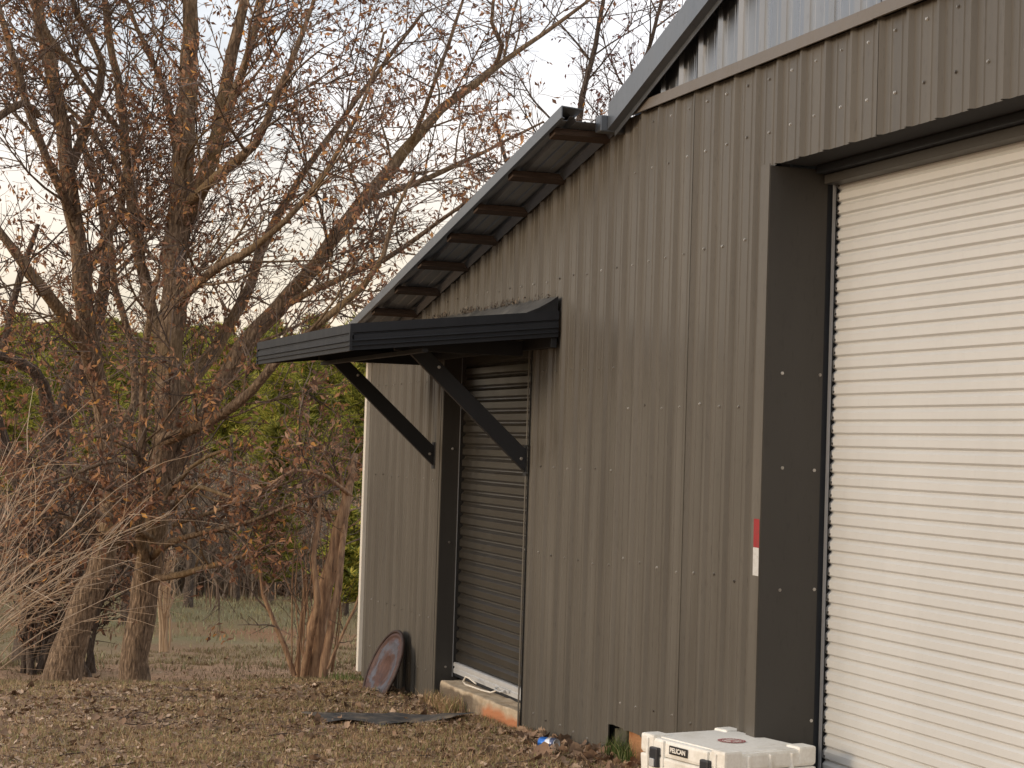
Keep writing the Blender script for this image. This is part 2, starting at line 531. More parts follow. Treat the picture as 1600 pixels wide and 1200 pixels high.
ztop_lean = lambda x: 3.60 if x > -9.80 else zpur(x) + 0.019
edges = [RIB0 - 4 * S * k for k in range(0, 7)]       # panel seams, right to left
for k in range(6):
    xr, xl = edges[k] - 0.014, max(edges[k + 1] - 0.014 - 0.012, X_END)
    if xr <= X_END: break
    spans = []
    lo = -0.09
    cuts = [xl] + [c for c in (D0, D1) if xl < c < xr] + [xr]
    for a_, b_ in zip(cuts, cuts[1:]):
        mid = (a_ + b_) / 2
        spans.append((a_, b_, c_(DZ) if D0 < mid < D1 else c_(lo - (0.06 if mid < -13 else 0.0)), ztop_lean))
    wall_sheet('wall_panel', spans, M_wall, 0.0 if k % 2 else 0.0025)
ZB_MAIN = 0.258
seam = RIB0 - 0.012
k = 0
while seam + 4 * S * k < XR - 0.1:
    xl, xr = seam + 4 * S * k, min(seam + 4 * S * (k + 1) + 0.014, XR)
    cuts = [xl] + [c for c in (G0, G1) if xl < c < xr] + [xr]
    spans = [(a_, b_, c_(GTOP) if G0 < (a_ + b_) / 2 < G1 else c_(ZB_MAIN), c_(3.55)) for a_, b_ in zip(cuts, cuts[1:])]
    wall_sheet('wall_panel', spans, M_wall, 0.003 if k % 2 else 0.0055)
    k += 1
# silver gable sheets above the brown flashing
k = 0
while seam + 4 * S * k < XR - 0.1:
    xl, xr = seam + 4 * S * k, min(seam + 4 * S * (k + 1) + 0.014, XR)
    wall_sheet('gable_panel', [(xl, xr, c_(3.585), lambda x: max(zrake(x) - 0.10, 3.587))], M_gable, -0.004 if k % 2 else -0.0015)
    k += 1

# the boarding behind the sheets and the body of the building
core = MB()
core.prism([(X_END + .03, -0.05), (D0 - .004, -0.05), (D0 - .004, 2.385), (D1 + .004, 2.385), (D1 + .004, -0.05), (-9.74, -0.05), (-9.74, zpur(-9.74) - .02), (X_END + .03, zpur(X_END) - .02)], 'y', 0.03, 0.075)
core.prism([(-9.735, 0.35), (G0 - .004, 0.35), (G0 - .004, GTOP + .03), (G1 + .004, GTOP + .03), (G1 + .004, 0.35), (XR, 0.35), (XR, zrake(XR) - .14), (X_RIDGE, zrake(X_RIDGE) - .14), (-9.735, 3.50)], 'y', 0.03, 0.075)
core.box(X_END + .03, X_END + .07, 0.08, 9.0, -0.3, zpur(X_END) - .03)
core.box(XR - .05, XR, 0.08, 9.0, 0, 3.6)
core.box(X_END + .03, XR, 9.0, 9.05, -0.3, 3.4)
core.box(D0 - .4, D1 + .4, 0.45, 0.50, 0.06, 2.6)
core.box(G0 - .4, G1 + .4, 0.62, 0.67, 0.06, 3.4)
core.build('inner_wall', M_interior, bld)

# roofs
def roof_sheet(x0, x1, zf, y0, y1, name):
    """ribbed roof sheet, ribs running down the slope (along x), stepping across y"""
    ys = []
    nrib = int((y1 - y0) / S) + 2
    for k in range(nrib):
        c = y0 + 0.085 + k * S
        ys += [(c - 0.026, 0), (c - 0.012, 0.026), (c + 0.012, 0.026), (c + 0.026, 0), (c + 0.07, 0), (c + 0.078, 0.005), (c + 0.086, 0), (c + 0.148, 0), (c + 0.156, 0.005), (c + 0.164, 0)]
    ys = [(y0, 0)] + [p for p in ys if y0 < p[0] < y1] + [(y1, 0)]
    mb = MB()
    n = len(ys)
    vs_ = []
    for x in (x0, x1):
        for y, h in ys: vs_.append((x, y, zf(x) + h))
    for x in (x0, x1):
        for y, h in ys: vs_.append((x, y, zf(x) + h + 0.0025))
    fs = [(i, i + 1, n + i + 1, n + i) for i in range(n - 1)] + [(2 * n + i, 3 * n + i, 3 * n + i + 1, 2 * n + i + 1) for i in range(n - 1)]
    fs += [(i, 2 * n + i, 2 * n + i + 1, i + 1) for i in range(n - 1)] + [(n + i, n + i + 1, 3 * n + i + 1, 3 * n + i) for i in range(n - 1)]
    mb.add(vs_, fs)
    return mb.build(name, M_roof, bld)


XL0, XL1 = -15.26, -9.835
roof_sheet(XL0, XL1, lambda x: zpur(x) + 0.021, -0.372, 0.55, 'lean_to_roof')
roof_sheet(XL0, XL1, lambda x: zpur(x) + 0.021, 0.552, 9.2, 'lean_to_roof')
roof_sheet(-9.78, X_RIDGE, lambda x: zrake(x) - 0.035, -0.10, 9.2, 'main_roof')
roof_sheet(X_RIDGE, XR + .3, lambda x: zrake(x) - 0.035, -0.10, 9.2, 'main_roof')

# rake trim of the lean-to: a folded galvanised angle with a small return under the sheet
def sloped(name, poly, x0, x1, zf, mat):
    """profile poly of (y, dz) swept along x at height zf"""
    n = len(poly)
    vs_ = [(x0, y, zf(x0) + dz) for y, dz in poly] + [(x1, y, zf(x1) + dz) for y, dz in poly]
    fs = [(i, (i + 1) % n, n + (i + 1) % n, n + i) for i in range(n)] + [tuple(range(n - 1, -1, -1)), tuple(range(n, 2 * n))]
    return MB().add(vs_, fs).build(name, mat, bld)


for a_, b_ in ((XL0, -12.98), (-12.995, XL1)):
    o_ = 0.0015 if a_ > -13 else 0.0
    sloped('rake_trim', [(-0.383 - o_, 0.062 + o_), (-0.383 - o_, -0.002), (-0.366, -0.006), (-0.366, -0.002), (-0.379, 0.002), (-0.379, 0.057), (-0.26, 0.050), (-0.26, 0.054)], a_, b_ + 0.10 * (b_ > -12), zpur, M_galv)
sloped('wall_flashing', [(-0.052, 0.016), (-0.026, -0.020), (-0.022, -0.020), (-0.048, 0.020)], XL0, XL1 - .02, zpur, M_galv)
for k, x in enumerate((-9.98, -10.69, -11.32, -11.92, -12.54, -13.17, -13.76, -14.38)):
    zc = zpur(x) - 0.001
    hw = 0.044
    y0 = -0.348 + 0.008 * math.sin(k * 2.7)
    mb = MB()
    dx, dz = hw * math.cos(math.atan(SL)), hw * math.sin(math.atan(SL))
    tx, tz = -0.019 * math.sin(math.atan(SL)), 0.019 * math.cos(math.atan(SL))
    mb.prism([(x - dx - tx, zc - dz - tz), (x + dx - tx, zc + dz - tz), (x + dx + tx, zc + dz + tz), (x - dx + tx, zc - dz + tz)], 'y', y0, 0.5)
    mb.build('purlin', M_wood, bld, bevel=0.003)
# main rake trim: broad face, dark step, inner strip
sg = lambda x: zrake(x)
for a_, b_ in ((-9.745, X_RIDGE), (X_RIDGE, XR + .3)):
    sloped('rake_trim', [(-0.110, 0.0), (-0.110, -0.142), (-0.068, -0.150), (-0.068, -0.178), (-0.064, -0.178), (-0.064, -0.146), (-0.106, -0.138), (-0.106, -0.004), (-0.02, -0.006), (-0.02, 0.0)], a_, b_, sg, M_galv)
MB().box(-9.83, -9.75, -0.150, 9.0, 3.475, 3.565).build('eave_trim', M_galv, bld, bevel=0.006)
MB().box(-9.80, -9.715, 0.012, 9.0, 3.0, 3.56).build('eave_wall', M_galv, bld)
# brown flashing between wall sheets and gable
for a_, b_ in ((-9.845, -6.95), (-6.96, -3.9), (-3.91, XR)):
    o_ = 0.0 if a_ < -9 else (0.003 if a_ < -6 else 0.006)
    MB().prism([(0.0, 3.612), (-0.048 - o_, 3.597), (-0.050 - o_, 3.541), (-0.040, 3.541), (-0.040, 3.575), (0.0, 3.588)], 'x', a_, b_).build('gable_flashing', M_trim, bld)

# corner trim at the far end (white), jamb returns, headers
MB().box(-15.158, -15.098, -0.030, 0.02, -0.115, zpur(-15.13)).box(-15.158, -15.152, 0.02, 0.16, -0.115, zpur(-15.13)).build('corner_trim', M_white_trim, bld, bevel=0.003)
# walk-through door: jambs and head
MB().box(D0 - .004, D0 + .002, -0.006, 0.16, -0.12, DZ + .01).build('door_jamb', M_jamb, bld)
MB().box(D1 - .002, D1 + .004, -0.006, 0.16, -0.02, DZ + .01).build('door_jamb', M_jamb, bld)
MB().box(D0 + .003, D1 - .003, -0.004, 0.16, DZ - .003, DZ + .004).build('door_head', M_jamb, bld)
MB().box(D1 + .002, D1 + .022, -0.0245, -0.0205, -0.02, DZ + .01).build('jamb_trim', M_wall, bld)
MB().box(D0 - .022, D0 - .001, -0.0245, -0.0205, -0.09, DZ + .01).build('jamb_trim', M_wall, bld)
# garage: deep jamb return, its face strip, soffit and stepped head
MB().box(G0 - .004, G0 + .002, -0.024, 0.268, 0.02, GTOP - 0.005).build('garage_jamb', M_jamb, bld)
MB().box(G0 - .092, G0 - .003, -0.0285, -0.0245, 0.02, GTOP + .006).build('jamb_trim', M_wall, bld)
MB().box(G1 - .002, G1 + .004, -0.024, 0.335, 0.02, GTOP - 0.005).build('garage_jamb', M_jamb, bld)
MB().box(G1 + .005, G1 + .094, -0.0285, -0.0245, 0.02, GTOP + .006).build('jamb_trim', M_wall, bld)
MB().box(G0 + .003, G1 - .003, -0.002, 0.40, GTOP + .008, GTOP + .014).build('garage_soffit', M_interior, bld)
MB().box(G0 + .03, G1 - .03, 0.19, 0.33, GTOP - .03, GTOP + .006).build('header_channel', M_black, bld, bevel=0.004)
MB().box(G0 + .03, G1 - .03, 0.235, 0.33, GTOP - .075, GTOP - .032).build('header_channel', M_jamb, bld, bevel=0.004)

# foundation: sill under the small door, blocks in the gap under the main wall
sill = MB()
sill.add([(D0 + .17, -0.022, -0.25), (D1 - .004, -0.03, -0.25), (D1 - .004, 0.44, -0.25), (D0 + .02, 0.44, -0.25),
          (D0 + .17, -0.014, 0.092), (D1 - .004, -0.018, 0.112), (D1 - .004, 0.44, 0.118), (D0 + .02, 0.44, 0.10)],
         [(0, 3, 2, 1), (4, 5, 6, 7), (0, 1, 5, 4), (1, 2, 6, 5), (2, 3, 7, 6), (3, 0, 4, 7)])
so_ = sill.build('door_sill', M_conc, bld, bevel=0.012)
bm = bmesh.new(); bm.from_mesh(so_.data)
bmesh.ops.subdivide_edges(bm, edges=[e_ for e_ in bm.edges if e_.calc_length() > 0.2], cuts=14, use_grid_fill=True)
for v in bm.verts:
    q = mnoise.noise_vector(v.co * 9.0) * 0.010 + mnoise.noise_vector(v.co * 30.0) * 0.004
    v.co += q
bm.to_mesh(so_.data); bm.free()
MB().box(-15.0, D0 - .02, 0.08, 0.3, -0.5, 0.05).build('foundation', M_moss, bld)
MB().box(D1 + .02, -9.75, 0.08, 0.3, -0.5, 0.05).build('foundation', M_moss, bld)
MB().box(-9.71, -9.64, 0.02, 0.25, -0.2, 0.235).build('foundation_block', M_moss, bld, bevel=0.01)
MB().box(-9.61, -9.50, 0.004, 0.25, -0.2, 0.30).build('foundation_block', M_moss, bld, bevel=0.012)
MB().box(-9.49, -8.9, 0.012, 0.3, -0.2, 0.33).build('foundation_block', M_block, bld, bevel=0.012)
MB().box(-8.89, G0 - .02, 0.02, 0.3, -0.2, 0.33).build('foundation_block', M_block, bld, bevel=0.012)
MB().box(G0 - .1, G1 + .1, -0.02, 0.6, -0.1, 0.165).build('garage_threshold', M_conc, bld, bevel=0.01)

# screws: one small dome with a washer for every fastener the wall shows
scr = MB()
def screw(x, y, z, n, r=0.0062):
    """hex head on a washer, n is the outward normal"""
    n = Vector(n)
    M4 = Matrix.Translation((x, y, z)) @ n.to_track_quat('Z', 'Y').to_matrix().to_4x4()
    scr.lathe([(r * 1.35, 0.0), (r * 1.35, 0.0015), (r, 0.002), (r * 0.9, 0.0062), (0.00005, 0.0066)], M4, 6)
kmin = int((X_END - RIB0) / S) - 1
for k in range(kmin, 40):
    xc = RIB0 + (k + 0.5) * S
    if xc > XR - 0.1: break
    j = random.uniform
    if xc > -9.75:
        rows = [(0.40, 0.02), (1.14, 0.02), (1.972, 0.012), (2.745, 0.01), (3.227, 0.008), (3.475, 0.006)]
        for z, dz in rows:
            if G0 - .09 < xc < G1 + .09 and z < GTOP: continue
            screw(xc + j(-.012, .012), -0.004, z + j(-dz, dz), (0, -1, 0))
    else:
        if xc < X_END + .1: continue
        rows = [0.13, 1.10, 1.625, 2.195, 2.745] if xc > D1 - .3 else [0.12, 0.495, 1.48, 2.187, 2.745]
        for z in rows:
            if z > zpur(xc) - .1 or (D0 < xc < D1 and z < DZ + .04): continue
            screw(xc + j(-.01, .01), -0.0015, z + j(-.008, .008), (0, -1, 0), 0.0058)
for y, z in ((.061, 2.114), (.254, 2.114), (.074, 1.682), (.237, 1.675), (.078, 1.126), (.253, 1.13), (.255, .531)):
    screw(G0 + .0025, y, z, (1, 0, 0), 0.0062)
for y, z in ((.07, 1.708), (.068, 1.047), (.069, .169)):
    screw(D0 + .0025, y, z, (1, 0, 0), 0.007)
tag(scr.build('screw', M_screw, bld), kind='stuff')

# reflective tape on the garage jamb face
m = Mat('red_reflective_tape', 0.35); m.color(m.mix(m.ramp(m.noise(40, 5, .7), [(0.5, (0, 0, 0)), (0.7, (0.5,) * 3)]), m.ramp(m.noise(300, 1), [(0.4, (0.26, 0.012, 0.018)), (0.6, (0.34, 0.02, 0.03))]), (0.16, 0.06, 0.05))); M_red = m.m
m = Mat('white_reflective_tape', 0.35); m.color(m.mix(m.ramp(m.noise(40, 5, .7), [(0.5, (0, 0, 0)), (0.7, (0.5,) * 3)]), m.ramp(m.noise(300, 1), [(0.4, (0.52, 0.52, 0.51)), (0.6, (0.62, 0.62, 0.60))]), (0.36, 0.33, 0.28))); M_whitetape = m.m
def tape(z0, z1, mat, label):
    o = MB().add([(-7.972, -0.0295, z0), (-7.914, -0.0295, z0), (-7.917, -0.0295, z1), (-7.975, -0.0295, z1)], [(0, 1, 2, 3)]).build('reflective_tape', mat, bld)
    o['label'] = label
tape(1.316, 1.446, M_red, 'red half of the reflective tape on the garage jamb')
tape(1.188, 1.3155, M_whitetape, 'white half of the reflective tape on the garage jamb')

# roller curtains --------------------------------------------------
def curtain(part_name, x0, x1, y, z0, z1, pitch, mat, depth, flat):
    part = attach(link(bpy.data.objects.new(part_name, None)), bld)
    n = int(round((z1 - z0) / pitch))
    p = (z1 - z0) / n
    # one corrugation: broad outer face, then a rounded valley above it
    f0 = flat * p
    prof = [(0.0, depth), (0.03 * p, depth), (0.15 * p, depth * 0.15), (0.19 * p, 0.0), (f0, 0.0), (f0 + 0.03 * p, depth * 0.10), (f0 + 0.24 * p, depth * 0.95), (p, depth)]
    vs_, nx = [], 2
    for x in (x0, x1):
        for z, d in prof: vs_.append((x, y + d, z))
    k = len(prof)
    fs = [(i, k + i, k + i + 1, i + 1) for i in range(k - 1)]
    me = mesh_of('slat', vs_, fs, mat)
    for i in range(n):
        o = link(bpy.data.objects.new('slat', me))
        o.parent = part
        o.location = (random.uniform(-.0015, .0015), random.uniform(-.0006, .0006), z0 + i * p)
    return part


gd = curtain('garage_door', G0 + .008, G1 - .032, 0.315, 0.175, 3.03, 0.0595, M_garage, 0.0150, 0.70)
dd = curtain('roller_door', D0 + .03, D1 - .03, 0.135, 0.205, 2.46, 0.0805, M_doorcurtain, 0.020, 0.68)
# tracks
MB().box(G0 + .010, G0 + .026, 0.291, 0.300, 0.165, GTOP - .01).build('track', M_track, bld)
MB().box(G0 - .06, G0 - .002, 0.269, 0.40, 0.02, GTOP - .01).build('gap_shade_box', M_black, bld)  # black box standing in for the shade in the gap by the track
MB().box(G1 - .030, G1 - .002, 0.286, 0.292, 0.165, GTOP - .01).build('track', M_track, bld)
MB().box(D0 + .002, D0 + .012, 0.118, 0.122, 0.10, DZ - .01).build('track', M_track, bld)
MB().box(D0 + .002, D0 + .006, 0.123, 0.17, 0.10, DZ - .01).build('track', M_jamb, bld)
MB().box(D1 - .012, D1 - .002, 0.118, 0.122, 0.10, DZ - .01).build('track', M_track, bld)
# edge clips that hold the garage curtain in its track
clip = MB()
for i in range(48):
    z = 0.175 + i * 0.0595
    clip.box(G0 + .024, G0 + .030, 0.3095, 0.3145, z + 0.014, z + 0.024)
    if i % 2 == 0: continue
tag(clip.build('curtain_clip', M_jamb, gd), kind='stuff')
# bottom bars
bar = MB().prism([(0.120, 0.132), (0.120, 0.160), (0.127, 0.166), (0.127, 0.176), (0.118, 0.180), (0.118, 0.200), (0.126, 0.206), (0.150, 0.206), (0.150, 0.132)], 'x', D0 + .03, D1 - .03)
bar.build('bottom_bar', M_alu, dd)
MB().box(D0 + .03, D1 - .03, 0.128, 0.146, 0.108, 0.131).build('bottom_seal', M_black, dd)
MB().box(G0 + .032, G1 - .032, 0.30, 0.335, 0.166, 0.174).build('bottom_bar', M_alu, gd)
xa = -11.95
MB().box(xa - .02, xa + .20, 0.108, 0.117, 0.150, 0.168).build('latch', M_alu, dd)
MB().tube([(xa, 0.106, .16), (xa, 0.085, .158), (xa + .03, 0.078, .150), (xa + .12, 0.078, .150), (xa + .15, 0.09, .156), (xa + .15, 0.106, .16)], 0.006, 8).build('door_handle', M_alu, dd)
MB().prism([(xa + .55, .140), (xa + .72, .140), (xa + .72, .150), (xa + .66, .150), (xa + .66, .172), (xa + .64, .172), (xa + .64, .150), (xa + .58, .150), (xa + .58, .172), (xa + .56, .172), (xa + .56, .150), (xa + .55, .150)], 'y', 0.111, 0.1175).build('latch', M_alu, dd)
M_cord = Mat('white_cord', 0.7).color((0.75, 0.70, 0.62)).m
cz = 0.118
MB().tube([(xa + .02, 0.10, .155), (xa - .02, 0.09, .135), (xa - .06, 0.075, cz + .004), (xa - .20, 0.06, cz), (xa - .36, 0.045, cz + .002), (xa - .47, 0.03, cz + .004), (xa - .50, 0.022, cz + .02), (xa - .44, 0.02, cz + .06),
           (xa - .42, 0.035, cz + .055), (xa - .30, 0.05, cz + .03)], 0.0055, 6).build('pull_cord', M_cord, dd)

# ------------------------------------------------------------------ awning over the small door
aw = thing('awning', (-12, 0, 2.4), 'black metal awning on two diagonal braces above the small brown roller door', 'awning')
AX0, AX1, AY = -13.34, -10.645, -1.29
ASL = (2.548 - 2.409) / 1.29
def za(y): return 2.409 + ASL * (y - AY)          # top edge of the fascia
FP = [(0.0, 0.0), (0.0, -0.052), (0.010, -0.055), (0.010, -0.062), (0.002, -0.066), (0.002, -0.092), (-0.007, -0.096), (-0.007, -0.100), (0.004, -0.103), (0.004, -0.120), (-0.007, -0.124), (-0.007, -0.128), (0.005, -0.131), (0.005, -0.154), (0.022, -0.154), (0.022, 0.0)]
mb = MB()
n = len(FP)
for sgn, xs_ in ((1, AX1), (-1, AX0)):
    mb = MB()
    vs_ = [(xs_ - sgn * d, AY - 0.001, za(AY) + z) for d, z in FP] + [(xs_ - sgn * d, -0.028, za(0) + z) for d, z in FP]
    fs = [(i, (i + 1) % n, n + (i + 1) % n, n + i) for i in range(n)] + [tuple(range(n)), tuple(range(2 * n - 1, n - 1, -1))]
    mb.add(vs_, fs).build('fascia', M_black, aw)
MB().prism([(AY + d, za(AY) + z) for d, z in FP], 'x', AX0 + .002, AX1 - .002).build('fascia', M_black, aw)
MB().box(AX1 - .004, AX1 + .006, AY - .004, AY + .012, za(AY) - .152, za(AY) - .05).build('corner_cap', M_black, aw)
# roof deck and the membrane that laps up the wall with a torn edge
mb = MB()
mb.add([(AX0 + .02, AY + .02, za(AY) - .012), (AX1 - .02, AY + .02, za(AY) - .012), (AX1 - .02, -0.03, za(0) - .012), (AX0 + .02, -0.03, za(0) - .012),
        (AX0 + .02, AY + .02, za(AY) - .03), (AX1 - .02, AY + .02, za(AY) - .03), (AX1 - .02, -0.03, za(0) - .03), (AX0 + .02, -0.03, za(0) - .03)],
       [(0, 1, 2, 3), (7, 6, 5, 4), (0, 4, 5, 1), (1, 5, 6, 2), (2, 6, 7, 3), (3, 7, 4, 0)])
mb.build('deck', M_black, aw)
mm = Mat('grey_roofing_membrane', 0.7); mm.color(mm.ramp(mm.noise(8, 5), [(0.3, (0.045, 0.045, 0.043)), (0.6, (0.09, 0.088, 0.082)), (0.8, (0.16, 0.155, 0.14))])).bump(mm.noise(20, 4), 0.4, 0.01)
M_memb = mm.m
nxm = 120
vs_, fs = [], []
for i in range(nxm + 1):
    x = AX0 + 0.05 + (AX1 - AX0 - 0.07) * i / nxm
    top = 2.645 + 0.012 * mnoise.noise(Vector((x * 9, 0, 0))) + 0.010 * mnoise.noise(Vector((x * 31, 3, 0)))
    for t in range(6):
        q = t / 5
        vs_.append((x, -0.25 + 0.222 * q, za(-0.25) - 0.008 + (top - za(-0.25)) * q ** 1.6))
for i in range(nxm):
    for t in range(5):
        o_ = i * 6 + t
        fs.append((o_, o_ + 6, o_ + 7, o_ + 1))
obj('flashing', vs_, fs, M_memb, aw, True)
ecp = [(-0.26, za(-.26) - .03), (-0.028, za(0) - .03), (-0.028, 2.636), (-0.075, 2.603), (-0.15, 2.560), (-0.22, 2.530)]
MB().prism(ecp, 'x', AX1 - .030, AX1 - .024).build('end_cap', M_black_wood, aw)
md = Mat('dark_leaf_debris', 0.9); md.color(md.ramp(md.island(), [(0, (0.03, 0.024, 0.02)), (0.6, (0.085, 0.066, 0.05)), (1.0, (0.20, 0.16, 0.12))])); M_debris = md.m
deb = MB()
for i in range(420):
    x = AX0 + 0.1 + random.random() * (AX1 - AX0 - 0.14)
    if mnoise.noise(Vector((x * 3.1, 1.7, 0))) < -0.05 and random.random() < 0.85: continue
    y = -0.03 - abs(random.gauss(0, 0.02)); z = 2.645 + random.uniform(-0.012, 0.024)
    a_ = random.uniform(0, 6.28); s_ = random.uniform(0.006, 0.02)
    d1 = Vector((math.cos(a_), 0.3 * random.uniform(-1, 1), math.sin(a_))) * s_
    d2 = Vector((-math.sin(a_), 0.6 * random.uniform(-1, 1), math.cos(a_))) * s_ * 0.45
    c = Vector((x, y, z))
    deb.add([c - d1, c + d2, c + d1, c - d2 + Vector((0, -0.004, 0))], [(0, 1, 2), (0, 2, 3)])
tag(deb.build('leaf_debris', M_debris, aw), kind='stuff')
# frame below: ledger on the wall, arms, outer beam, braces
MB().box(AX0 + .05, AX1 - .03, -0.064, -0.027, 2.33, 2.40).build('ledger', M_black_wood, aw, bevel=0.003)
for xb in (-11.19, -13.18):
    mb = MB()
    w = 0.038
    mb.prism([(-0.026, 1.582), (-0.026, 1.722), (-0.655, 2.292), (-0.775, 2.292), (-0.775, 2.272)], 'x', xb - w / 2, xb + w / 2)
    mb.build('brace', M_black_wood, aw, bevel=0.003)
    MB().prism([(-0.066, 2.295), (-0.066, 2.385), (-0.88, 2.30 + .07), (-0.88, 2.295)], 'x', xb - w / 2 - .001, xb + w / 2 + .001).build('arm', M_black_wood, aw, bevel=0.003)
    MB().box(xb - .03, xb + .03, -0.026, -0.020, 1.56, 1.75).build('wall_plate', M_black_wood, aw)
    for yb, zb in ((-0.055, 1.665), (-0.60, 2.205)):
        MB().lathe([(0.011, 0.0), (0.011, 0.002), (0.0075, 0.0025), (0.0075, 0.007), (0.0001, 0.0075)], Matrix.Translation((xb + w / 2, yb, zb)) @ Vector((1, 0, 0)).to_track_quat('Z', 'Y').to_matrix().to_4x4(), 6).build('bolt', M_screw, aw)
MB().box(AX0 + .06, AX1 - .06, -0.845, -0.807, 2.268, 2.2935).build('beam', M_black_wood, aw, bevel=0.003)
for i in range(4):
    y = -0.25 - 0.27 * i
    MB().box(AX0 + .03, AX1 - .03, y - .02, y + .02, za(y) - .068, za(y) - .0305).build('batten', M_black_wood, aw)

# ------------------------------------------------------------------ drum lid leaning on the wall
m = Mat('rusty_painted_steel', 0.55, 0.2)
g1 = m.noise(6.5, 6, 0.65, (1, 1, 1), 0.8); g2 = m.noise(22, 5, 0.7)
rust = m.ramp(g2, [(0.3, (0.040, 0.018, 0.013)), (0.6, (0.095, 0.040, 0.026)), (0.8, (0.19, 0.10, 0.06))])
blue = m.ramp(g2, [(0.3, (0.055, 0.06, 0.078)), (0.7, (0.125, 0.135, 0.17))])
dv = m.n('ShaderNodeVectorMath', operation='DISTANCE'); m.l(m.n('ShaderNodeNewGeometry').outputs['Position'], dv.inputs[0]); dv.inputs[1].default_value = (-13.78, -0.175, 0.07)
rr_ = addm(m, dv.outputs['Value'], mul(m, addm(m, g1, -0.5), 0.32))
m.color(m.mix(m.ramp(rr_, [(0.13, (0, 0, 0)), (0.16, (0.9,) * 3), (0.21, (0.8,) * 3), (0.235, (0.1,) * 3)]), rust, blue)).bump(g2, 0.4, 0.006)
M_rust = m.m
m = Mat('rusty_rim', 0.6, 0.2); m.color(m.ramp(m.noise(18, 5), [(0.3, (0.022, 0.014, 0.012)), (0.6, (0.055, 0.032, 0.025)), (0.8, (0.10, 0.05, 0.034))])).bump(m.noise(40, 4), 0.4, 0.004)
M_rim = m.m
lc = Vector((-13.78, -0.175, 0.062))
LT = R(22)
zax = Vector((0.05, -math.cos(LT), math.sin(LT))).normalized()
M4 = Matrix.Translation(lc) @ zax.to_track_quat('Z', 'Y').to_matrix().to_4x4()
lid = thing('drum_lid', (-13.9, -0.2, -0.13), 'round rusty steel drum lid leaning against the brown wall', 'drum lid')
MB().lathe([(0.286, -0.006), (0.286, 0.004), (0.266, 0.006), (0.259, -0.004), (0.234, -0.006), (0.227, 0.0), (0.214, 0.0), (0.207, -0.005), (0.109, -0.006), (0.0001, -0.007)], M4, 56).build('disc', M_rust, lid, True)
ring = [M4 @ Vector((0.297 * math.cos(t * math.pi / 32), 0.297 * math.sin(t * math.pi / 32), 0.003)) for t in range(65)]
MB().tube(ring, 0.0125, 8, False).build('rim', M_rim, lid, True)

# ------------------------------------------------------------------ white hard case
CA = R(13)
cu, cv = Vector((math.cos(CA), math.sin(CA), 0)), Vector((-math.sin(CA), math.cos(CA), 0))
CL, CW, CZ0, CZ1 = 0.60, 0.50, 0.145, 0.462
c0 = Vector((-8.09, -0.50, 0))                       # left front corner
def cp(a_, b_, z): return c0 + cu * a_ + cv * b_ + Vector((0, 0, z))
m = Mat('white_case_plastic', 0.5)
m.color(m.mix(m.ramp(m.noise(5, 5, 0.6), [(0.5, (0, 0, 0)), (0.75, (0.55,) * 3)]), m.ramp(m.noise(70, 3), [(0.3, (0.76, 0.74, 0.68)), (0.6, (0.84, 0.825, 0.77))]), (0.46, 0.41, 0.32))).bump(m.noise(260, 2), 0.15, 0.002)
M_case = m.m
M_rubber = Mat('black_latch_plastic', 0.45).color((0.02, 0.021, 0.026)).m
case = thing('hard_case', c0 + cu * CL / 2 + cv * CW / 2 + Vector((0, 0, CZ0)), 'off white plastic hard case with black latches in front of the garage jamb', 'case')
def obox(mb, a0, a1, b0, b1, z0, z1, taper=0.0):
    t = taper
    vs_ = [cp(a0 + t, b0 + t, z0), cp(a1 - t, b0 + t, z0), cp(a1 - t, b1 - t, z0), cp(a0 + t, b1 - t, z0), cp(a0, b0, z1), cp(a1, b0, z1), cp(a1, b1, z1), cp(a0, b1, z1)]
    return mb.add(vs_, [(0, 3, 2, 1), (4, 5, 6, 7), (0, 1, 5, 4), (1, 2, 6, 5), (2, 3, 7, 6), (3, 0, 4, 7)])
obox(MB(), -.008, CL + .008, -.008, CW + .008, CZ0, CZ1 - .085, 0.012).build('base', M_case, case, bevel=0.012)
ld = obox(MB(), 0.0, CL, 0.0, CW, CZ1 - .0835, CZ1 - .008, -0.004).build('lid', M_case, case, bevel=0.014)
for a_ in (0.0, CL - .085):
    for b_ in (0.0, CW - .085):
        obox(MB(), a_ - .006, a_ + .091, b_ - .006, b_ + .091, CZ1 - .078, CZ1 + .004).build('corner_bumper', M_case, case, bevel=0.012)
rp = MB()
obox(rp, 0.10, CL - .10, 0.03, CW - .03, CZ1 - .010, CZ1 - .003)
obox(rp, 0.02, CL - .02, 0.10, CW - .10, CZ1 - .0105, CZ1 - .0045)
rp.build('lid_panel', M_case, ld, bevel=0.003)
for a_ in (0.045, 0.16, CL - .12, CL - .06): obox(MB(), a_, a_ + .015, -.014, 0.02, CZ1 - .19, CZ1 - .012).build('rib', M_case, case, bevel=0.005)
for b_ in (0.12, 0.24, 0.36): obox(MB(), CL - .02, CL + .014, b_, b_ + .015, CZ1 - .19, CZ1 - .02).build('rib', M_case, case, bevel=0.005)
for a_ in (0.085, CL - .145):
    mb = MB()
    obox(mb, a_, a_ + .06, -.026, -.004, CZ1 - .135, CZ1 - .045)
    la = mb.build('latch', M_rubber, case, bevel=0.008)
    obox(MB(), a_ + .014, a_ + .046, -.033, -.0255, CZ1 - .13, CZ1 - .095).build('latch_tab', M_alu, la, bevel=0.002)
hb = MB().tube([cp(0.235, -.012, CZ1 - .14), cp(0.24, -.04, CZ1 - .145), cp(0.255, -.048, CZ1 - .148), cp(0.345, -.048, CZ1 - .148), cp(0.36, -.04, CZ1 - .145), cp(0.365, -.012, CZ1 - .14)], 0.011, 8)
hb.build('handle', M_rubber, case, True)
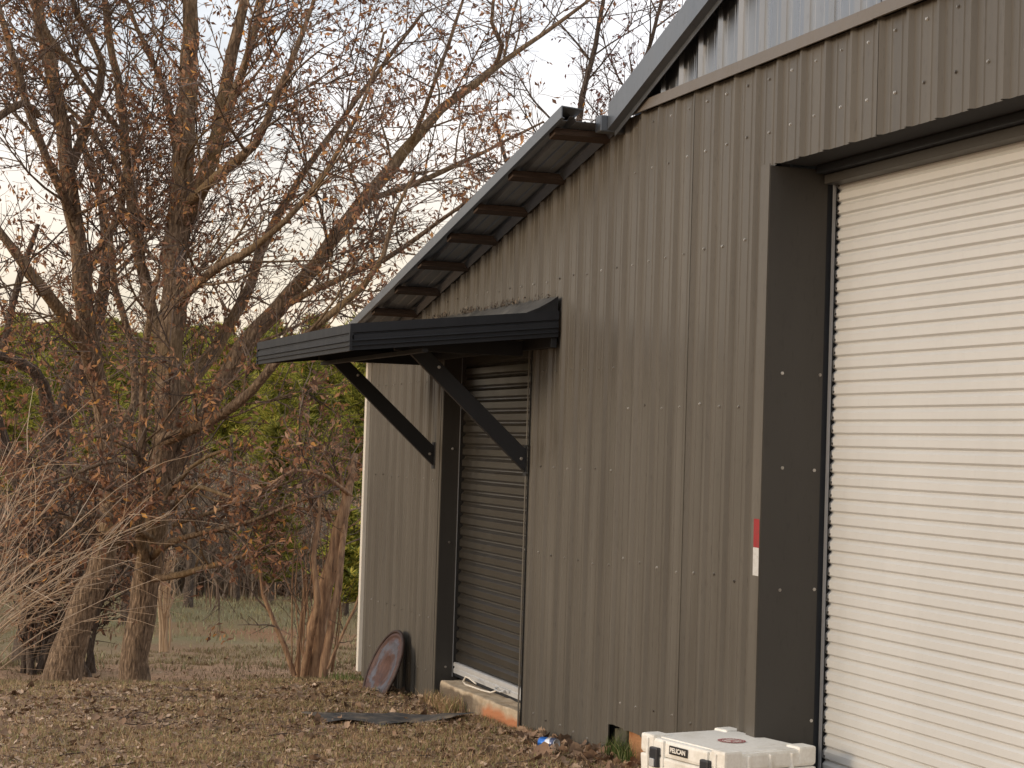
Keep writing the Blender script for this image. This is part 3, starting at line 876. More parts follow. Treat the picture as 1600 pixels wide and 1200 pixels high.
M_label = Mat('black_label', 0.4).color((0.018, 0.017, 0.016)).m
M_letter = Mat('white_print', 0.5).color((0.78, 0.75, 0.68)).m
M_crim = Mat('crimson_print', 0.5).color((0.33, 0.045, 0.06)).m
obox(MB(), 0.215, 0.345, -.0105, -.004, CZ1 - .062, CZ1 - .024).build('label_plate', M_label, case, bevel=0.002)


def text_mesh(name, body, size, M4, mat, parent, shear=0.0, bold=0.0, ext=0.0006):
    cu_ = bpy.data.curves.new(name, 'FONT')
    cu_.body = body; cu_.size = size; cu_.align_x = 'CENTER'; cu_.align_y = 'CENTER'; cu_.extrude = ext; cu_.shear = shear; cu_.offset = bold
    t = bpy.data.objects.new('tmp', cu_)
    COL.objects.link(t)
    me = bpy.data.meshes.new_from_object(t.evaluated_get(bpy.context.evaluated_depsgraph_get()))
    bpy.data.objects.remove(t)
    me.transform(M4); me.materials.clear(); me.materials.append(mat); me.name = name
    return attach(link(bpy.data.objects.new(name, me)), parent)


Mf = Matrix.Translation(cp(0.28, -.0115, CZ1 - .043)) @ Matrix((( cu.x, 0, -cv.x, 0), (cu.y, 0, -cv.y, 0), (0, 1, 0, 0), (0, 0, 0, 1)))
text_mesh('label_lettering', 'PELICAN', 0.029, Mf, M_letter, case, 0, 0.0009)
ec = cp(0.33, 0.25, CZ1 - .0015)
def disc(name, r0, r1, z, mat):
    mb = MB(); n = 40
    vs_ = [ec + Vector((r * math.cos(2 * math.pi * k / n), r * math.sin(2 * math.pi * k / n), z)) for r in (r0, r1) for k in range(n)]
    fs = [(k, (k + 1) % n, n + (k + 1) % n, n + k) for k in range(n)]
    if r0 < 1e-3: vs_ = [v for v in vs_[n:]] ; fs = [tuple(range(n))]
    return mb.add(vs_, fs).build(name, mat, case)
disc('emblem', 0.0, 0.066, 0.0008, M_letter)
disc('emblem_ring', 0.044, 0.063, 0.0016, M_crim)
disc('emblem_ring', 0.036, 0.0385, 0.0016, M_crim)
Mt = Matrix.Translation(ec + Vector((0, 0, 0.0018))) @ Matrix((( cu.x, cv.x, 0, 0), (cu.y, cv.y, 0, 0), (0, 0, 1, 0), (0, 0, 0, 1)))
text_mesh('emblem_letter', 'A', 0.062, Mt, M_crim, case, 0.35, 0.0006, 0.0004)
dots = MB()
for k in range(22):                                   # small white marks round the ring, as on the photograph
    a_ = 2 * math.pi * k / 22
    c = ec + Vector((0.0535 * math.cos(a_), 0.0535 * math.sin(a_), 0.0022))
    dots.add([c + Vector((math.cos(a_ + q) * .004, math.sin(a_ + q) * .004, 0)) for q in (0, 1.57, 3.14, 4.71)], [(0, 1, 2, 3)])
dots.build('emblem_lettering', M_letter, case)

# ------------------------------------------------------------------ drink can, black sheet on the ground
m = Mat('printed_can', 0.3, 0.5)
sp = m.n('ShaderNodeSeparateXYZ'); m.l(m.co.outputs['Object'], sp.inputs[0])
wv = addm(m, sp.outputs['Z'], mul(m, addm(m, m.noise(20, 2), -0.5), 0.03))
m.color(m.ramp(band(m, wv, -0.06, 0.06), [(0.46, (0.03, 0.16, 0.55)), (0.50, (0.75, 0.76, 0.78)), (0.72, (0.75, 0.76, 0.78)), (0.76, (0.10, 0.12, 0.2))]))
M_can = m.m
zc_ = float(zground(-10.0, -0.26)) + 0.045
can = link(bpy.data.objects.new('drink_can', None))
tag(can, 'blue and white drink can lying in dead leaves by the wall', 'can')
can.location = (-10.03, -0.24, zc_)
can.rotation_euler = Vector((0.85, 0.45, 0.05)).to_track_quat('Z', 'Y').to_euler()
cb = MB().lathe([(0.024, -0.060), (0.031, -0.054), (0.033, -0.047), (0.033, -0.02), (0.030, -0.004), (0.0325, 0.016), (0.033, 0.045), (0.027, 0.058)], Matrix(), 24)
ob = link(bpy.data.objects.new('can_body', mesh_of('can_body', cb.v, cb.f, M_can, True))); ob.parent = can
ce = MB().lathe([(0.027, 0.0582), (0.028, 0.062), (0.026, 0.062), (0.024, 0.056), (0.0001, 0.056)], Matrix(), 24)
oe = link(bpy.data.objects.new('can_end', mesh_of('can_end', ce.v, ce.f, M_alu, True))); oe.parent = can

m = Mat('black_ground_fabric', 0.8)
m.color(m.ramp(m.noise(9, 5), [(0.35, (0.035, 0.034, 0.034)), (0.52, (0.085, 0.076, 0.066)), (0.68, (0.19, 0.145, 0.10))])).bump(m.noise(60, 3), 0.4, 0.006)
M_mat = m.m
vs_, fs = [], []
nu, nv = 26, 10
for i in range(nu + 1):
    for j in range(nv + 1):
        u, v = i / nu, j / nv
        x = -11.62 - 0.62 * v + 0.10 * math.sin(u * 7) * (1 - v) + 0.12 * u; y = -1.15 + 0.93 * u + 0.05 * math.sin(v * 9 + u * 3)
        lift = 0.026 + 0.016 * mnoise.noise(Vector((x * 4, y * 4, 2))) + (0.05 * max(0, u - 0.75) * 4 * (1 - v) ** 2)
        vs_.append((x, y, float(zground(x, y)) + lift))
for i in range(nu):
    for j in range(nv):
        o_ = i * (nv + 1) + j
        fs.append((o_, o_ + nv + 1, o_ + nv + 2, o_ + 1))
tag(obj('ground_mat', vs_, fs, M_mat, None, True), 'flat black sheet half covered by leaves before the small door', 'mat')

# ------------------------------------------------------------------ ground cover
def on_mat(x, y): return (x > -12.15 + 0.1 * np.sin(y * 9)) & (x < -11.6 + 0.08 * np.sin(y * 5)) & (y > -1.12) & (y < -0.24)


def in_building(x, y): return (x > -15.05) & (x < 0) & (y > -0.02) | on_mat(x, y)


def blades(n, xr_, yr_, h, w, mat, name, label, lean=0.7, mask=None, dens=None, parent=None):
    x = rng.uniform(*xr_, n); y = rng.uniform(*yr_, n)
    keep = ~in_building(x, y)
    if dens is not None: keep &= rng.random(n) < dens(x, y)
    if mask is not None: keep &= mask(x, y)
    x, y = x[keep], y[keep]; n = len(x)
    z = zground(x, y) - 0.004
    hh = h * rng.uniform(0.4, 1.25, n); ww = w * rng.uniform(0.6, 1.3, n)
    a_ = rng.uniform(0, 2 * np.pi, n); la = rng.uniform(0, 2 * np.pi, n); le = rng.uniform(0.1, 1, n) * lean
    dx, dy = np.cos(a_) * ww / 2, np.sin(a_) * ww / 2
    b = np.stack([x, y, z], -1)
    side = np.stack([dx, dy, 0 * dx], -1)
    ld_ = np.stack([np.cos(la), np.sin(la), 0 * la], -1)
    mid = b + ld_ * (hh * le * 0.35)[:, None] + np.array([0, 0, 1]) * (hh * 0.6)[:, None]
    tip = b + ld_ * (hh * le)[:, None] + np.array([0, 0, 1]) * (hh * np.sqrt(np.clip(1 - (le * 0.75) ** 2, 0.1, 1)))[:, None]
    V = np.stack([b - side, b + side, mid + side * 0.7, tip, mid - side * 0.7], 1).reshape(-1, 3)
    o = np.arange(n)[:, None] * 5
    F = np.concatenate([o + [0, 1, 2], o + [0, 2, 4], o + [4, 2, 3]], 0)
    t = np_mesh(name, V, F, mat)
    tag(t, label, kind='stuff')
    return t


def patch(x, y): return np.clip(1.5 * hash_noise(x, y, 0.8, 9) * hash_noise(x, y, 2.7, 4) * 1.6, 0.12, 1)


blades(240000, (-16.5, -8.0), (-4.2, 0.0), 0.042, 0.0045, M_grass_dry, 'lawn_grass', 'short dry lawn grass mixed with leaves before the wall', 1.1, dens=patch)
blades(110000, (-17.5, -2.0), (-9.5, -3.9), 0.042, 0.006, M_grass_dry, 'lawn_grass', 'short dry lawn grass away from the wall', 1.1, dens=lambda x, y: patch(x, y) * np.clip((y + 9.5) / 4, 0, 1))
blades(30000, (-8.3, -2.0), (-4.0, -0.1), 0.042, 0.005, M_grass_dry, 'lawn_grass', 'short dry lawn grass before the garage door', 1.1, dens=lambda x, y: patch(x, y) * np.clip((-2.5 - x) / 4, 0, 1))
blades(90000, (-27, -15.0), (-5.0, 3.5), 0.055, 0.009, M_grass_slope, 'slope_grass', 'short dull grass on the slope under the oaks', 0.9, dens=patch)
blades(26000, (-45, -23), (-4, 9), 0.10, 0.02, M_grass_pale, 'field_grass', 'pale grass strip in the field behind the oaks', 0.7, dens=lambda x, y: np.clip(hash_noise(x, y, 0.15, 20) * 2.0 - 0.4, 0, 1))
blades(42000, (-62, -33), (-6, 18), 0.75, 0.02, M_sedge, 'tall_brown_grass', 'tall brown sedge grass at the field edge', 0.45, dens=lambda x, y: np.clip(hash_noise(x, y, 0.2, 30) * 2.4 - 0.8, 0, 1))
blades(260, (-9.62, -9.30), (-0.09, -0.01), 0.13, 0.006, M_grass_green, 'grass_tuft', 'green grass tuft at the gap below the brown wall', 0.6)
blades(260, (-15.9, -15.25), (-0.15, 0.5), 0.10, 0.008, M_grass_green, 'grass_tuft', 'green grass patch at the white corner trim', 0.8)
blades(700, (-12.9, -12.2), (-0.16, -0.03), 0.11, 0.005, M_grass_dry, 'grass_tuft', 'dry grass tuft at the left end of the sill', 0.8)


# fallen leaves: curled lobed leaves
def leaf_variant(seed, lobes=True):
    r_ = random.Random(seed)
    out = []
    n = 9
    for s_ in (1, -1):
        seq = []
        for i in range(n + 1):
            t = i / n
            w = 0.36 * math.sin(math.pi * min(1, t * 0.96 + 0.04)) ** 0.8
            if lobes: w *= (1.0 if i % 2 else 0.58)
            seq.append((t - 0.5, s_ * w * r_.uniform(0.8, 1.15)))
        out.append(seq)
    vs_ = [(i / n - 0.5, 0, 0) for i in range(n + 1)]
    k1 = len(vs_); vs_ += [(a_, b_, 0) for a_, b_ in out[0]]
    k2 = len(vs_); vs_ += [(a_, b_, 0) for a_, b_ in out[1]]
    fs = []
    for i in range(n):
        fs.append((i, i + 1, k1 + i + 1, k1 + i)); fs.append((i + 1, i, k2 + i, k2 + i + 1))
    c1, c2, tw = r_.uniform(-0.5, 1.6), r_.uniform(0.5, 2.6) * r_.choice((1, 1, -0.7)), r_.uniform(-1, 1)
    res = []
    for x, y, z in vs_:
        zz_ = c1 * x * x + c2 * y * y + tw * x * y + r_.uniform(-0.012, 0.012)
        res.append((x, y, zz_))
    return res, fs


variants = []
for k in range(8):
    v_, f_ = leaf_variant(k, k % 4 != 3)
    variants.append(mesh_of('leaf', v_, f_, M_fallen))
cand = []
for k in range(4300):
    if k < 1750: x, y = random.uniform(-15.0, -8.2), random.uniform(-3.9, -0.02)
    elif k < 2200: x, y = random.uniform(-11.2, -9.2), -abs(random.gauss(0, 0.22)) - 0.015
    elif k < 2320: x, y = random.uniform(-14.3, -12.6), -abs(random.gauss(0, 0.12)) - 0.02
    elif k < 3300: x, y = random.uniform(-26, -14.5), random.uniform(-4.5, 2.5)
    else: x, y = random.uniform(-22, -3), -3.6 - abs(random.gauss(0, 2.2))
    if x > -8.75 and y > -0.65: continue
    if x > -15.05 and y > -0.01: continue
    if on_mat(x, y) and random.random() < 0.55: continue
    s_ = random.choice((0.026, 0.031, 0.037, 0.044, 0.053, 0.074)) * random.uniform(0.8, 1.15)
    if -10.6 < x < -9.4 and y > -0.4 and random.random() < 0.4: s_ *= 1.9
    p = Vector((x, y, 0)) - CAM
    d = p.dot(FWD)
    inside = abs(p.dot(RIGHT)) / d < 0.28 and -(p.dot(UP)) / d < 0.215
    cand.append((s_ / d if inside else 0.0, x, y, s_))
cand.sort(reverse=True)
lit_v, lit_f = [], []
for k, (q, x, y, s_) in enumerate(cand):
    z = float(zground(x, y)) + s_ * 0.08 + 0.008
    e_ = (random.gauss(0, 0.32), random.gauss(0, 0.32), random.uniform(0, 6.28))
    if y > -0.12 and x > -15: e_ = (random.gauss(0.9, 0.5), random.gauss(0, 0.6), e_[2])
    if k < 300:
        o = link(bpy.data.objects.new('leaf', variants[k % 8]))
        o.parent = ground; o.location = (x, y, z); o.rotation_euler = e_; o.scale = (s_ * 1.2, s_ * 1.2, s_ * 1.2)
    else:
        from mathutils import Euler
        M4 = Matrix.Translation((x, y, z)) @ Euler(e_).to_matrix().to_4x4() @ Matrix.Scale(s_ * 1.2, 4)
        me = variants[k % 8]
        n0 = len(lit_v)
        lit_v += [tuple(M4 @ v.co) for v in me.vertices]
        lit_f += [tuple(i + n0 for i in p_.vertices) for p_ in me.polygons]
tag(obj('leaf_litter', lit_v, lit_f, M_litter), 'brown fallen oak leaves scattered over the lawn and along the wall', kind='stuff')
# crumbled litter: chips and short sticks
nch = 34000
x = rng.uniform(-15.5, -8.2, nch); y = rng.uniform(-4.1, -0.02, nch)
kp = ~on_mat(x, y) | (rng.random(nch) < 0.55); x, y = x[kp], y[kp]; nch = len(x)
s_ = rng.uniform(0.006, 0.026, nch); a_ = rng.uniform(0, 6.28, nch); t1 = rng.uniform(-0.6, 0.6, nch); t2 = rng.uniform(-0.6, 0.6, nch)
c = np.stack([x, y, zground(x, y) + 0.006 + 0.01 * rng.random(nch)], -1)
d1 = np.stack([np.cos(a_), np.sin(a_), t1], -1) * s_[:, None]; d2 = np.stack([-np.sin(a_), np.cos(a_), t2], -1) * (s_ * rng.uniform(0.15, 0.8, nch))[:, None]
V = np.stack([c - d1, c + d2, c + d1, c - d2], 1).reshape(-1, 3)
o_ = np.arange(nch)[:, None] * 4
tag(np_mesh('leaf_crumbs', V, np.concatenate([o_ + [0, 1, 2], o_ + [0, 2, 3]]), M_litter), 'crumbled leaf bits and chips over the lawn', kind='stuff')
st = MB()
for k in range(240):
    x, y = random.uniform(-15, -8.6), random.uniform(-3.8, -0.05)
    a_ = random.uniform(0, 6.28); l_ = random.uniform(0.06, 0.3)
    pts = []
    for t in (-.5, 0, .5):
        xx_, yy_ = x + math.cos(a_) * l_ * t, min(y + math.sin(a_) * l_ * t, -0.02)
        pts.append((xx_, yy_, float(zground(xx_, yy_)) + 0.012 + random.uniform(0, 0.012)))
    st.tube(pts, random.uniform(0.002, 0.0045), 4)
tag(st.build('fallen_sticks', M_twig), 'thin fallen sticks lying on the lawn', kind='stuff')
MB().build  # noqa


# ------------------------------------------------------------------ trees
class Tree:
    def __init__(s, rnd): s.wood, s.twig, s.leaf, s.r = MB(), MB(), [], random.Random(rnd)

    def rv(s): 
        v = Vector((s.r.gauss(0, 1), s.r.gauss(0, 1), s.r.gauss(0, 1)))
        return v.normalized()

    def leaves(s, p, n, size, spread=0.03, hang=0.6):
        for _ in range(n):
            c = p + s.rv() * spread * s.r.random()
            d = (s.rv() + Vector((0, 0, -hang))).normalized()
            w = d.cross(s.rv()); w = w.normalized() if w.length > 1e-4 else Vector((1, 0, 0))
            nn = d.cross(w)
            l_ = size * s.r.uniform(0.55, 1.2); wd = l_ * s.r.uniform(0.11, 0.26)
            cu_ = nn * l_ * s.r.uniform(-0.2, 0.2)
            s.leaf.append((c, c + d * l_ * 0.45 + w * wd + cu_, c + d * l_, c + d * l_ * 0.5 - w * wd + cu_))

    def path(s, p, d, length, n, wob, up):
        pts = [p.copy()]
        d = d.normalized()
        for _ in range(n):
            d = (d + s.rv() * wob + Vector((0, 0, up))).normalized()
            p = p + d * (length / n)
            pts.append(p.copy())
        return pts

    def twiggy(s, p, d, length, rad, level, prm):
        n = 4 if level == 0 else 3
        pts = s.path(p, d, length, n, prm['wob'], prm['up'] * (0.6 if level else 1))
        tgt = s.wood if rad > 0.012 else s.twig
        tgt.tube(pts, [max(rad * (1 - 0.75 * i / n), prm['rmin']) for i in range(n + 1)], 5 if rad > 0.02 else (4 if rad > 0.008 else 3), False)
        if level >= prm['levels']:
            if s.r.random() < prm['leafp']:
                for q in pts[1:]:
                    if s.r.random() < 0.7: s.leaves(q, 1 + (s.r.random() < prm['leafn']), prm['lsize'], 0.04)
            return
        k = max(1, int(length * prm['dens'][level] * s.r.uniform(0.7, 1.3)))
        for i in range(k):
            t = s.r.uniform(0.15, 1.0) * n
            a_ = min(int(t), n - 1); q = pts[a_].lerp(pts[a_ + 1], t - a_)
            ax = (pts[a_ + 1] - pts[a_]).normalized()
            side = ax.cross(s.rv())
            if side.length < 1e-3: continue
            dd_ = ax * math.cos(prm['ang']) + side.normalized() * math.sin(prm['ang'])
            s.twiggy(q, dd_, length * s.r.uniform(*prm['ratio']), max(rad * 0.5, prm['rmin']), level + 1, prm)

    def limb(s, pix, prm, spawn=4.0, sides=8, start=0.0, dep=0.0, bl=(0.5, 1.5), rscale=1.0):
        """pix: (px, py, width_px, distance) along the limb"""
        prm0 = prm
        pts, rad = [], []
        for px, py, w, d in pix:
            pts.append(P(px, py, d)); rad.append(w / FPX * d / 2 * rscale)
        # smooth the run
        fine, fr_ = [], []
        for i in range(len(pts) - 1):
            p0 = pts[max(i - 1, 0)]; p1 = pts[i]; p2 = pts[i + 1]; p3 = pts[min(i + 2, len(pts) - 1)]
            m_n = max(2, int((p2 - p1).length / 0.22))
            for k in range(m_n):
                t = k / m_n
                c = 0.5 * ((2 * p1) + (p2 - p0) * t + (2 * p0 - 5 * p1 + 4 * p2 - p3) * t * t + (3 * p1 - p0 - 3 * p2 + p3) * t ** 3)
                rr = rad[i] * (1 - t) + rad[i + 1] * t
                fine.append(c + s.rv() * min(rr * 0.25, 0.02)); fr_.append(rr * s.r.uniform(0.93, 1.08))
        fine.append(pts[-1]); fr_.append(rad[-1])
        s.wood.tube(fine, fr_, sides, False)
        if rad[-1] > 0.012 and pix[-1][1] <= -10: s.twiggy(fine[-1], fine[-1] - fine[-3], 2.6, fr_[-1], 0, prm)
        tot = 0.0
        seglen = [(b_ - a_).length for a_, b_ in zip(fine, fine[1:])]
        full = sum(seglen)
        for i, l_ in enumerate(seglen):
            tot += l_
            if tot / full < start: continue
            k = l_ * spawn * 0.82
            k = int(k) + (s.r.random() < k - int(k))
            for _ in range(k):
                q = fine[i].lerp(fine[i + 1], s.r.random())
                ax = (fine[i + 1] - fine[i]).normalized()
                side = ax.cross(s.rv())
                if side.length < 1e-3: continue
                a_ = s.r.uniform(0.5, 1.15)
                d = ax * math.cos(a_) + side.normalized() * math.sin(a_)
                prm = dict(prm0, leafp=prm0['leafp'] * s.r.choice((0.15, 0.5, 1.2, 2.0)))
                ln = s.r.uniform(*bl) * 1.2
                s.twiggy(q, d, ln, min(fr_[i] * 0.45, 0.007 + 0.008 * ln), 0, prm)

    def leaf_mesh(s, name, mat, parent):
        if not s.leaf: return
        V = np.array([[tuple(p) for p in q] for q in s.leaf]).reshape(-1, 3)
        o_ = np.arange(len(s.leaf))[:, None] * 4
        tag(np_mesh(name, V, np.concatenate([o_ + [0, 1, 2], o_ + [0, 2, 3]], 1).reshape(-1, 3), mat, parent), kind='stuff')

    def build(s, name, base, label, cat, wood_m, twig_m, leaf_m, group=None, wname='trunk'):
        t = thing(name, base, label, cat, group)
        s.wood.build(wname, wood_m, t, True)
        if s.twig.v: tag(s.twig.build('twigs', twig_m, t), kind='stuff')
        s.leaf_mesh('dead_leaves', leaf_m, t)
        return t


PRM = dict(wob=0.22, up=0.06, rmin=0.0021, levels=2, leafp=0.72, leafn=1.0, lsize=0.076, dens=(6.5, 9.0), ang=0.75, ratio=(0.28, 0.6))
PRM_LOW = dict(PRM, leafp=1.6, leafn=1.2, lsize=0.09, up=0.0)
PRM_BARE = dict(PRM, leafp=0.22, up=0.08)

# -- the middle oak: trunk from the ground, one wide fan of limbs
T = Tree(3)
d0 = 20.0
T.limb([(207, 1092, 56, d0), (209, 1060, 48, d0), (216, 1000, 44, d0), (225, 920, 42, d0), (236, 860, 42, d0), (246, 790, 40, d0), (252, 730, 42, d0), (257, 680, 40, d0)], PRM, 0, 14)
T.limb([(256, 700, 38, d0), (262, 620, 40, d0), (266, 540, 40, d0 + .1), (272, 450, 40, d0 + .2), (279, 360, 38, d0 + .3), (288, 260, 34, d0 + .3), (291, 180, 30, d0 + .4), (296, 90, 27, d0 + .5), (300, -60, 22, d0 + .6)], PRM, 4.5, 12, bl=(0.5, 1.4))
T.limb([(226, 900, 22, d0 - .1), (222, 850, 18, d0 - .3), (219, 790, 15, d0 - .4), (218, 730, 14, d0 - .5), (224, 660, 13, d0 - .6), (222, 590, 12, d0 - .7), (233, 500, 10, d0 - .9), (250, 420, 7, d0 - 1.1)], PRM, 4.5, 8, bl=(0.3, 1.0))
T.limb([(252, 745, 34, d0), (283, 712, 32, d0 + .1), (318, 655, 29, d0 + .2), (342, 600, 28, d0 + .2), (378, 545, 27, d0 + .3), (432, 485, 26, d0 + .4), (495, 408, 23, d0 + .4), (566, 318, 21, d0 + .5), (630, 240, 18, d0 + .6), (690, 172, 15, d0 + .7), (745, 130, 12, d0 + .8), (790, 95, 9, d0 + .9), (845, 55, 7, d0 + 1), (905, 12, 5, d0 + 1), (960, -30, 4, d0 + 1)], PRM_BARE, 4.2, 10, 0.12, bl=(0.5, 1.5))
T.limb([(256, 690, 24, d0 - .1), (300, 672, 18, d0 - .5), (345, 648, 16, d0 - .8), (392, 610, 15, d0 - 1), (432, 565, 13, d0 - 1.2), (500, 505, 12, d0 - 1.3), (560, 455, 10, d0 - 1.4), (598, 400, 8, d0 - 1.4), (618, 330, 6, d0 - 1.5), (650, 270, 4, d0 - 1.5)], PRM, 4.5, 8, 0.1, bl=(0.4, 1.2))
T.limb([(262, 640, 26, d0 + .1), (300, 590, 24, d0 + .6), (335, 545, 22, d0 + .9), (380, 470, 18, d0 + 1.2), (410, 390, 15, d0 + 1.5), (455, 300, 12, d0 + 1.7), (520, 205, 9, d0 + 1.9), (600, 100, 7, d0 + 2), (660, 20, 5, d0 + 2)], PRM, 4.5, 8, 0.1)
T.limb([(280, 350, 28, d0 + .3), (312, 300, 27, d0 + .1), (333, 235, 25, d0), (346, 170, 22, d0), (362, 90, 20, d0), (378, 20, 17, d0), (395, -60, 12, d0)], PRM, 4.5, 9, bl=(0.5, 1.3))
T.limb([(333, 240, 16, d0), (368, 140, 14, d0 - .2), (395, 60, 12, d0 - .2), (420, -30, 10, d0 - .2)], PRM, 4.0, 7)
T.limb([(290, 320, 18, d0 + .2), (340, 275, 16, d0 - .5), (400, 225, 14, d0 - .9), (432, 150, 11, d0 - 1.1), (470, 60, 8, d0 - 1.2), (500, -30, 5, d0 - 1.2)], PRM, 4.5, 7)
T.limb([(283, 300, 15, d0 + .3), (270, 190, 12, d0 + .5), (245, 110, 10, d0 + .7), (215, 45, 8, d0 + .9), (190, -20, 6, d0 + 1)], PRM, 4, 6)
T.limb([(262, 560, 22, d0), (235, 470, 19, d0 + .4), (215, 400, 18, d0 + .6), (205, 320, 17, d0 + .7), (196, 240, 15, d0 + .8), (188, 150, 13, d0 + .9), (172, 60, 11, d0 + 1), (160, -40, 9, d0 + 1)], PRM, 4.5, 7)
T.limb([(196, 215, 10, d0 + .8), (150, 160, 10, d0 + .5), (105, 95, 9, d0 + .3), (65, 40, 8, d0 + .2), (40, -20, 6, d0)], PRM, 4.0, 6)
T.limb([(268, 480, 18, d0 + .1), (330, 425, 15, d0 - .6), (400, 385, 12, d0 - 1), (470, 320, 10, d0 - 1.3), (530, 235, 8, d0 - 1.5), (575, 140, 6, d0 - 1.6), (600, 50, 4, d0 - 1.6)], PRM, 4.5, 6)
T.limb([(440, 480, 12, d0 + .4), (520, 440, 11, d0 - .1), (600, 405, 9, d0 - .5), (680, 350, 7, d0 - .7), (750, 300, 5, d0 - .9), (810, 255, 3, d0 - 1)], PRM, 5, 6, bl=(0.4, 1.1))
T.limb([(570, 315, 10, d0 + .5), (640, 290, 9, d0 + 1.2), (720, 255, 7, d0 + 1.6), (790, 220, 5, d0 + 1.9), (850, 190, 3, d0 + 2)], PRM, 4.6, 6, bl=(0.4, 1.1))
T.limb([(640, 230, 8, d0 + .6), (672, 150, 7, d0 + .2), (700, 70, 6, d0), (730, -20, 4, d0)], PRM_BARE, 4.6, 6)
T.limb([(770, 108, 7, d0 + .9), (785, 70, 8, d0 + .7), (768, 35, 6, d0 + .6), (775, -20, 4, d0 + .5)], PRM_BARE, 4, 6, bl=(0.3, .9))
# low sweeping branches with brown leaves
T.limb([(238, 868, 15, d0 - .1), (270, 845, 12, d0 - .6), (320, 832, 9, d0 - 1), (390, 815, 7, d0 - 1.2), (450, 790, 5, d0 - 1.3), (520, 765, 3, d0 - 1.3)], PRM_LOW, 7, 6, 0.2, bl=(0.3, .9))
T.limb([(238, 905, 13, d0 - .1), (290, 895, 11, d0 - .5), (345, 880, 9, d0 - .8), (400, 862, 6, d0 - .9), (450, 835, 4, d0 - 1)], PRM_LOW, 5, 6, 0.35, bl=(0.3, .8))
T.limb([(230, 870, 13, d0 - .1), (195, 850, 11, d0 - .4), (150, 835, 8, d0 - .6), (90, 800, 6, d0 - .8), (30, 770, 4, d0 - .9)], PRM_LOW, 7, 6, 0.2, bl=(0.3, .9))
T.limb([(219, 740, 10, d0 - .5), (180, 720, 8, d0 - .9), (130, 735, 6, d0 - 1.1), (70, 760, 4, d0 - 1.2)], PRM_LOW, 8, 6, 0.1, bl=(0.3, .8))
T.limb([(268, 800, 10, d0 - .3), (300, 760, 8, d0 - .8), (340, 770, 6, d0 - 1.1), (400, 790, 4, d0 - 1.3)], PRM_LOW, 8, 6, 0.1, bl=(0.3, .8))
for pix in ([(244, 800, 10, d0 - .3), (195, 775, 8, d0 - .8), (130, 750, 6, d0 - 1.1), (55, 722, 3, d0 - 1.2)], [(238, 842, 10, d0 - .3), (180, 812, 8, d0 - .7), (110, 806, 6, d0 - .9), (40, 815, 3, d0 - 1)],
            [(258, 780, 9, d0 - .2), (300, 730, 7, d0 - .6), (345, 705, 5, d0 - .8), (390, 700, 3, d0 - .9)], [(250, 765, 9, d0 - .2), (205, 700, 7, d0 - .7), (150, 682, 5, d0 - 1), (80, 670, 3, d0 - 1.1)],
            [(270, 820, 8, d0 - .5), (330, 800, 6, d0 - .9), (395, 775, 5, d0 - 1.1), (470, 745, 3, d0 - 1.1)]):
    T.limb(pix, PRM_LOW, 9, 6, 0.05, bl=(0.3, .75))
T.build('oak_tree', P(207, 1085, d0), 'middle oak with a straight grey trunk and a wide fan of limbs over the awning', 'tree', M_bark, M_twig, M_leaf)

# -- leaning oak to its left
T = Tree(5)
d1_ = 20.8
T.limb([(92, 1090, 76, d1_), (100, 1050, 60, d1_), (112, 1000, 50, d1_), (130, 950, 46, d1_), (150, 900, 42, d1_), (166, 855, 38, d1_), (172, 800, 34, d1_), (170, 720, 30, d1_), (160, 650, 30, d1_), (146, 570, 30, d1_), (134, 490, 28, d1_), (124, 410, 28, d1_), (114, 320, 27, d1_), (103, 230, 25, d1_), (84, 130, 22, d1_), (62, 30, 19, d1_), (48, -60, 14, d1_)], PRM, 4.0, 13, 0.33, bl=(0.5, 1.4))
T.limb([(108, 270, 20, d1_), (140, 180, 15, d1_ + .3), (160, 100, 12, d1_ + .4), (120, 20, 9, d1_ + .5), (105, -40, 7, d1_ + .6)], PRM, 4, 7)
T.limb([(150, 590, 26, d1_), (120, 520, 22, d1_ - .5), (80, 465, 20, d1_ - .8), (40, 415, 17, d1_ - 1), (-10, 350, 13, d1_ - 1.2)], PRM, 4.5, 8)
T.limb([(118, 350, 16, d1_), (80, 265, 14, d1_ - .4), (52, 190, 13, d1_ - .6), (30, 120, 12, d1_ - .8), (5, 40, 10, d1_ - .9), (-10, -20, 8, d1_)], PRM, 4.5, 7)
T.limb([(60, 180, 11, d1_ - .6), (35, 160, 12, d1_ - .9), (-5, 185, 12, d1_ - 1.2)], PRM, 3, 6)
T.limb([(165, 690, 18, d1_), (210, 630, 15, d1_ + .6), (205, 540, 13, d1_ + .9), (180, 450, 11, d1_ + 1), (172, 360, 9, d1_ + 1.1)], PRM, 5, 7)
T.limb([(128, 440, 14, d1_), (170, 365, 13, d1_ + .5), (195, 290, 11, d1_ + .7), (150, 215, 9, d1_ + .8), (90, 150, 7, d1_ + .9), (30, 75, 5, d1_ + 1)], PRM, 5, 6)
T.build('oak_tree', P(92, 1085, d1_), 'oak with a thick leaning trunk flared at the foot, left of the straight grey trunk', 'tree', M_bark, M_twig, M_leaf)

